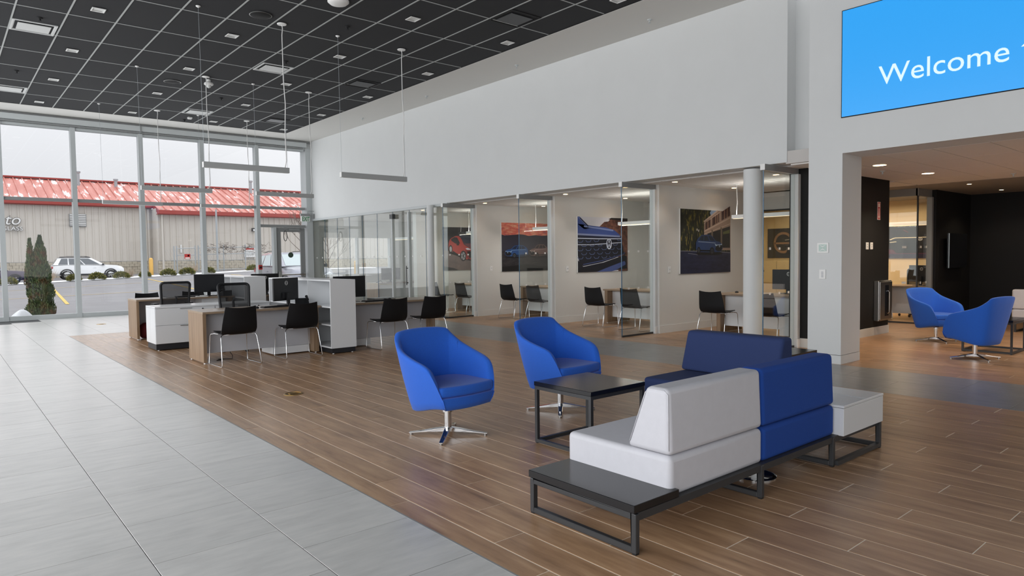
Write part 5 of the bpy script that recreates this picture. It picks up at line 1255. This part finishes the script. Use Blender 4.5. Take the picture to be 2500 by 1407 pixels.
# ---- cars
def car(name, label, loc, rz, L=4.4, W=1.85, H=1.64, paint=None, gl=None, roofm=None, sedan=False):
    k = thing(name, label, 'car', loc, rz); h = L/2; w2 = W/2; S = H/1.64
    st = [(-1.0, .50, .86, .80, .80), (-.975, .36, 1.02, .93, .92), (-.90, .30, 1.06, .97, .98), (-.6, .28, 1.08, 1, 1), (-.1, .28, 1.07, 1, 1), (.34, .28, 1.05, 1, .99), (.46, .28, 1.05, 1, .95), (.80, .30, 1.00, .98, .90), (.92, .34, .93, .93, .83), (.985, .42, .82, .82, .74), (1.0, .52, .70, .74, .7)]
    rows = []
    for xn, z0, z1, wl, wb in st:
        x = xn*h; z0 *= S; z1 *= S; a, b = wl*w2, wb*w2*.96
        rows.append([(x, -a*.86, z0), (x, -a, z0+.16*S), (x, -a*1.0, z0+(z1-z0)*.62), (x, -b, z1-.03), (x, -b*.86, z1), (x, 0, z1+.035), (x, b*.86, z1), (x, b, z1-.03), (x, a*1.0, z0+(z1-z0)*.62), (x, a, z0+.16*S), (x, a*.86, z0)])
    g = MB().grid(rows); n = 11; g.face([i for i in range(n)][::-1]); g.face([(len(rows)-1)*n+i for i in range(n)]); g.face([i*n for i in range(len(rows))][::1]+[i*n+n-1 for i in reversed(range(len(rows)))])
    g.build('body', paint, k, smooth=.6)
    # cabin
    xb0, xb1, xr0, xr1 = (-.96, .46, -.82, .08) if not sedan else (-.82, .44, -.42, .06)
    zb, zr = 1.07*S, H; cw0, cw1 = w2*.95, w2*.72
    def ring(z, x0, x1, c): return [(x0*h, -c*.92, z), (x0*h+.12, -c, z), (x1*h-.14, -c, z), (x1*h, -c*.88, z), (x1*h, c*.88, z), (x1*h-.14, c, z), (x0*h+.12, c, z), (x0*h, c*.92, z)]
    R0, R1, R2 = ring(zb, xb0, xb1, cw0), ring(zr-.07*S, xr0, xr1, cw1*1.03), ring(zr, xr0*.9, xr1*.6, cw1*.8)
    g = MB(); g.v = R0+R1+R2
    for lv_ in range(2):
        for i in range(8): g.face([lv_*8+i, lv_*8+(i+1) % 8, lv_*8+8+(i+1) % 8, lv_*8+8+i])
    g.face(range(16, 24)); g.build('cabin', paint, k, smooth=.5)
    if roofm:
        rp = MB(); rp.v = [(x, y*1.01, z+.006) for x, y, z in R1+R2]
        for i in range(8): rp.face([i, (i+1) % 8, 8+(i+1) % 8, 8+i])
        rp.face(range(8, 16)); rp.build('roof_panel', roofm, k, smooth=.5)
    L2 = lambda a, b, t: tuple(a[i]+(b[i]-a[i])*t for i in range(3))
    def quad(A, B_, C, D, u0, u1, v0, v1, off):
        P = lambda u, v: Vector(L2(L2(A, B_, u), L2(D, C, u), v))
        q = [P(u0, v0), P(u1, v0), P(u1, v1), P(u0, v1)]; nn = (q[1]-q[0]).cross(q[3]-q[0]).normalized(); c = sum(q, Vector())/4
        if nn.dot(c-Vector((0, 0, c.z))) < 0: nn = -nn
        return [tuple(p+nn*off) for p in q]
    for i0, i1 in ((1, 2), (5, 6)):
        for u0, u1 in (((.06, .26), (.29, .60), (.63, .94)) if i0 == 1 else ((.06, .37), (.40, .71), (.74, .94))):
            q = quad(R0[i0], R0[i1], R1[i1], R1[i0], u0, u1, .06, .92, .012); MB().poly(q).build('side_window', gl, k)
    MB().poly(quad(R0[3], R0[4], R1[4], R1[3], .02, .98, .05, .96, .012)).build('windscreen', gl, k); MB().poly(quad(R0[7], R0[0], R1[0], R1[7], .04, .96, .10, .92, .012)).build('rear_window', gl, k)
    wr_ = .345*S
    for sx, nm in ((.60, 'f'), (-.60, 'r')):
        for sy in (-1, 1):
            x, y = sx*h, sy*(w2-.10)
            t = MB().lathe([(wr_*.62, -.10), (wr_*.94, -.10), (wr_, -.06), (wr_, .06), (wr_*.94, .10), (wr_*.62, .10)], 24, (x, y, wr_), 'y', False).build('tyre', M_tyre, k, smooth=.7)
            g = MB().lathe([(0, .05*sy), (wr_*.16, .085*sy), (wr_*.18, .07*sy)], 12, (x, y, wr_), 'y', False).lathe([(wr_*.62, .095*sy), (wr_*.55, .06*sy), (wr_*.60, -.05*sy)], 24, (x, y, wr_), 'y', False)
            for q in range(5):
                a = q*2*PI/5; g.bar((x+wr_*.1*math.cos(a), y+.07*sy, wr_+wr_*.1*math.sin(a)), (x+wr_*.60*math.cos(a), y+.075*sy, wr_+wr_*.60*math.sin(a)), .035, .07)
            g.build('rim', M_steel, t, smooth=.7)
            pts = [(x+(wr_+.03)*math.cos(a)*1.05, sy*(w2+.004), wr_+.02+(wr_+.04)*math.sin(a)) for a in [PI*i/14 for i in range(15)]]
            MB().tube(pts, .045, 6).prism([(p[0], p[2]) for p in pts], 'y', sy*(w2-.03), sy*(w2-.012)).build('wheel_arch', M_cladding, k)
    for sy in (-1, 1):
        MB().bar((-.42*h, sy*(w2+.002), .36*S), (.42*h, sy*(w2+.002), .36*S), .03, .12).build('sill_cladding', M_cladding, k)
        MB().poly([(h*.90, sy*w2*.80, .86*S), (h*.965, sy*w2*.60, .80*S), (h*.985, sy*w2*.60, .70*S), (h*.93, sy*w2*.90, .74*S)]).build('headlamp', M_white, k)
        B(-h*1.0, -h*.955, min(sy*w2*.60, sy*w2*.94), max(sy*w2*.60, sy*w2*.94), .82*S, .98*S).build('tail_lamp', M_lamp_red, k)
        rbox(.36*h, .36*h+.12, min(sy*(w2-.05), sy*(w2+.19)), max(sy*(w2-.05), sy*(w2+.19)), 1.03*S, 1.16*S, 'wing_mirror', M_cladding, k, .02, 2)
        MB().tube([(xr0*h*.9, sy*cw1*.86, zr+.02), (xr0*h*.7, sy*cw1*.88, zr+.055), (xr1*h-.3, sy*cw1*.88, zr+.05), (xr1*h-.1, sy*cw1*.86, zr+.0)], .016, 6).build('roof_rail', M_cladding, k)
        for xx in (-.28, .12): MB().bar((xx*h, sy*(w2+.004), .86*S), (xx*h+.17, sy*(w2+.004), .86*S), .02, .03).build('door_handle', paint, k)
    g = MB()
    for z in (.56, .63, .70): g.box(h*.985, h*1.004, -w2*.55, w2*.55, z*S, z*S+.022)
    g.build('grille', M_chrome, k); B(h*.955, h*1.006, -w2*.66, w2*.66, .38*S, .50*S).build('lower_intake', M_cladding, k)
    return k
car('white_suv', 'white compact SUV with black roof parked side-on before the warehouse', (8.5, 58.0, gz(8.4, 57.5)+.0), -.05, 4.5, 1.85, 1.62, M_carw, M_cargl, M_cladding)
car('plum_car', 'dark plum car parked at the far left, partly behind the evergreen', (2.75, 58.0, gz(2.7, 57)), 0, 4.6, 1.85, 1.42, M_card, M_cargl2, None, True)
car('silver_suv', 'large silver SUV parked nose toward the glass door', (12.4, 30.0, gz(12.4, 30)), -PI/2-.02, 5.0, 1.98, 1.78, M_cars, M_cargl2)
# low pale building on the left side of the lot, seen mirrored in the office glass
k = thing('side_building', 'low pale building across the side lot, seen only mirrored in the office glass', 'building', (-26, 14, -.1)); B(-5, 0, -14, 16, 0, 3.6).build('wall', M_siding, k); B(-5.2, .3, -14.3, 16.3, 3.6, 3.9).build('parapet', M_alu, k)
for i in range(7): B(.0, .05, -12+4*i, -9.6+4*i, 1, 2.5).build('window', M_cargl, k)
tag(mound('snow_heap', -9, 9, 3, 9, .9, 9), 'long snow bank beside the side lot, seen only mirrored in the office glass', 'snow')
for i in range(3): tree('bare_tree', -18, 4+9*i, 7, 'tall bare tree across the side lot, %s from the camera, mirrored in the office glass' % ordn(i), 30+i, .12)
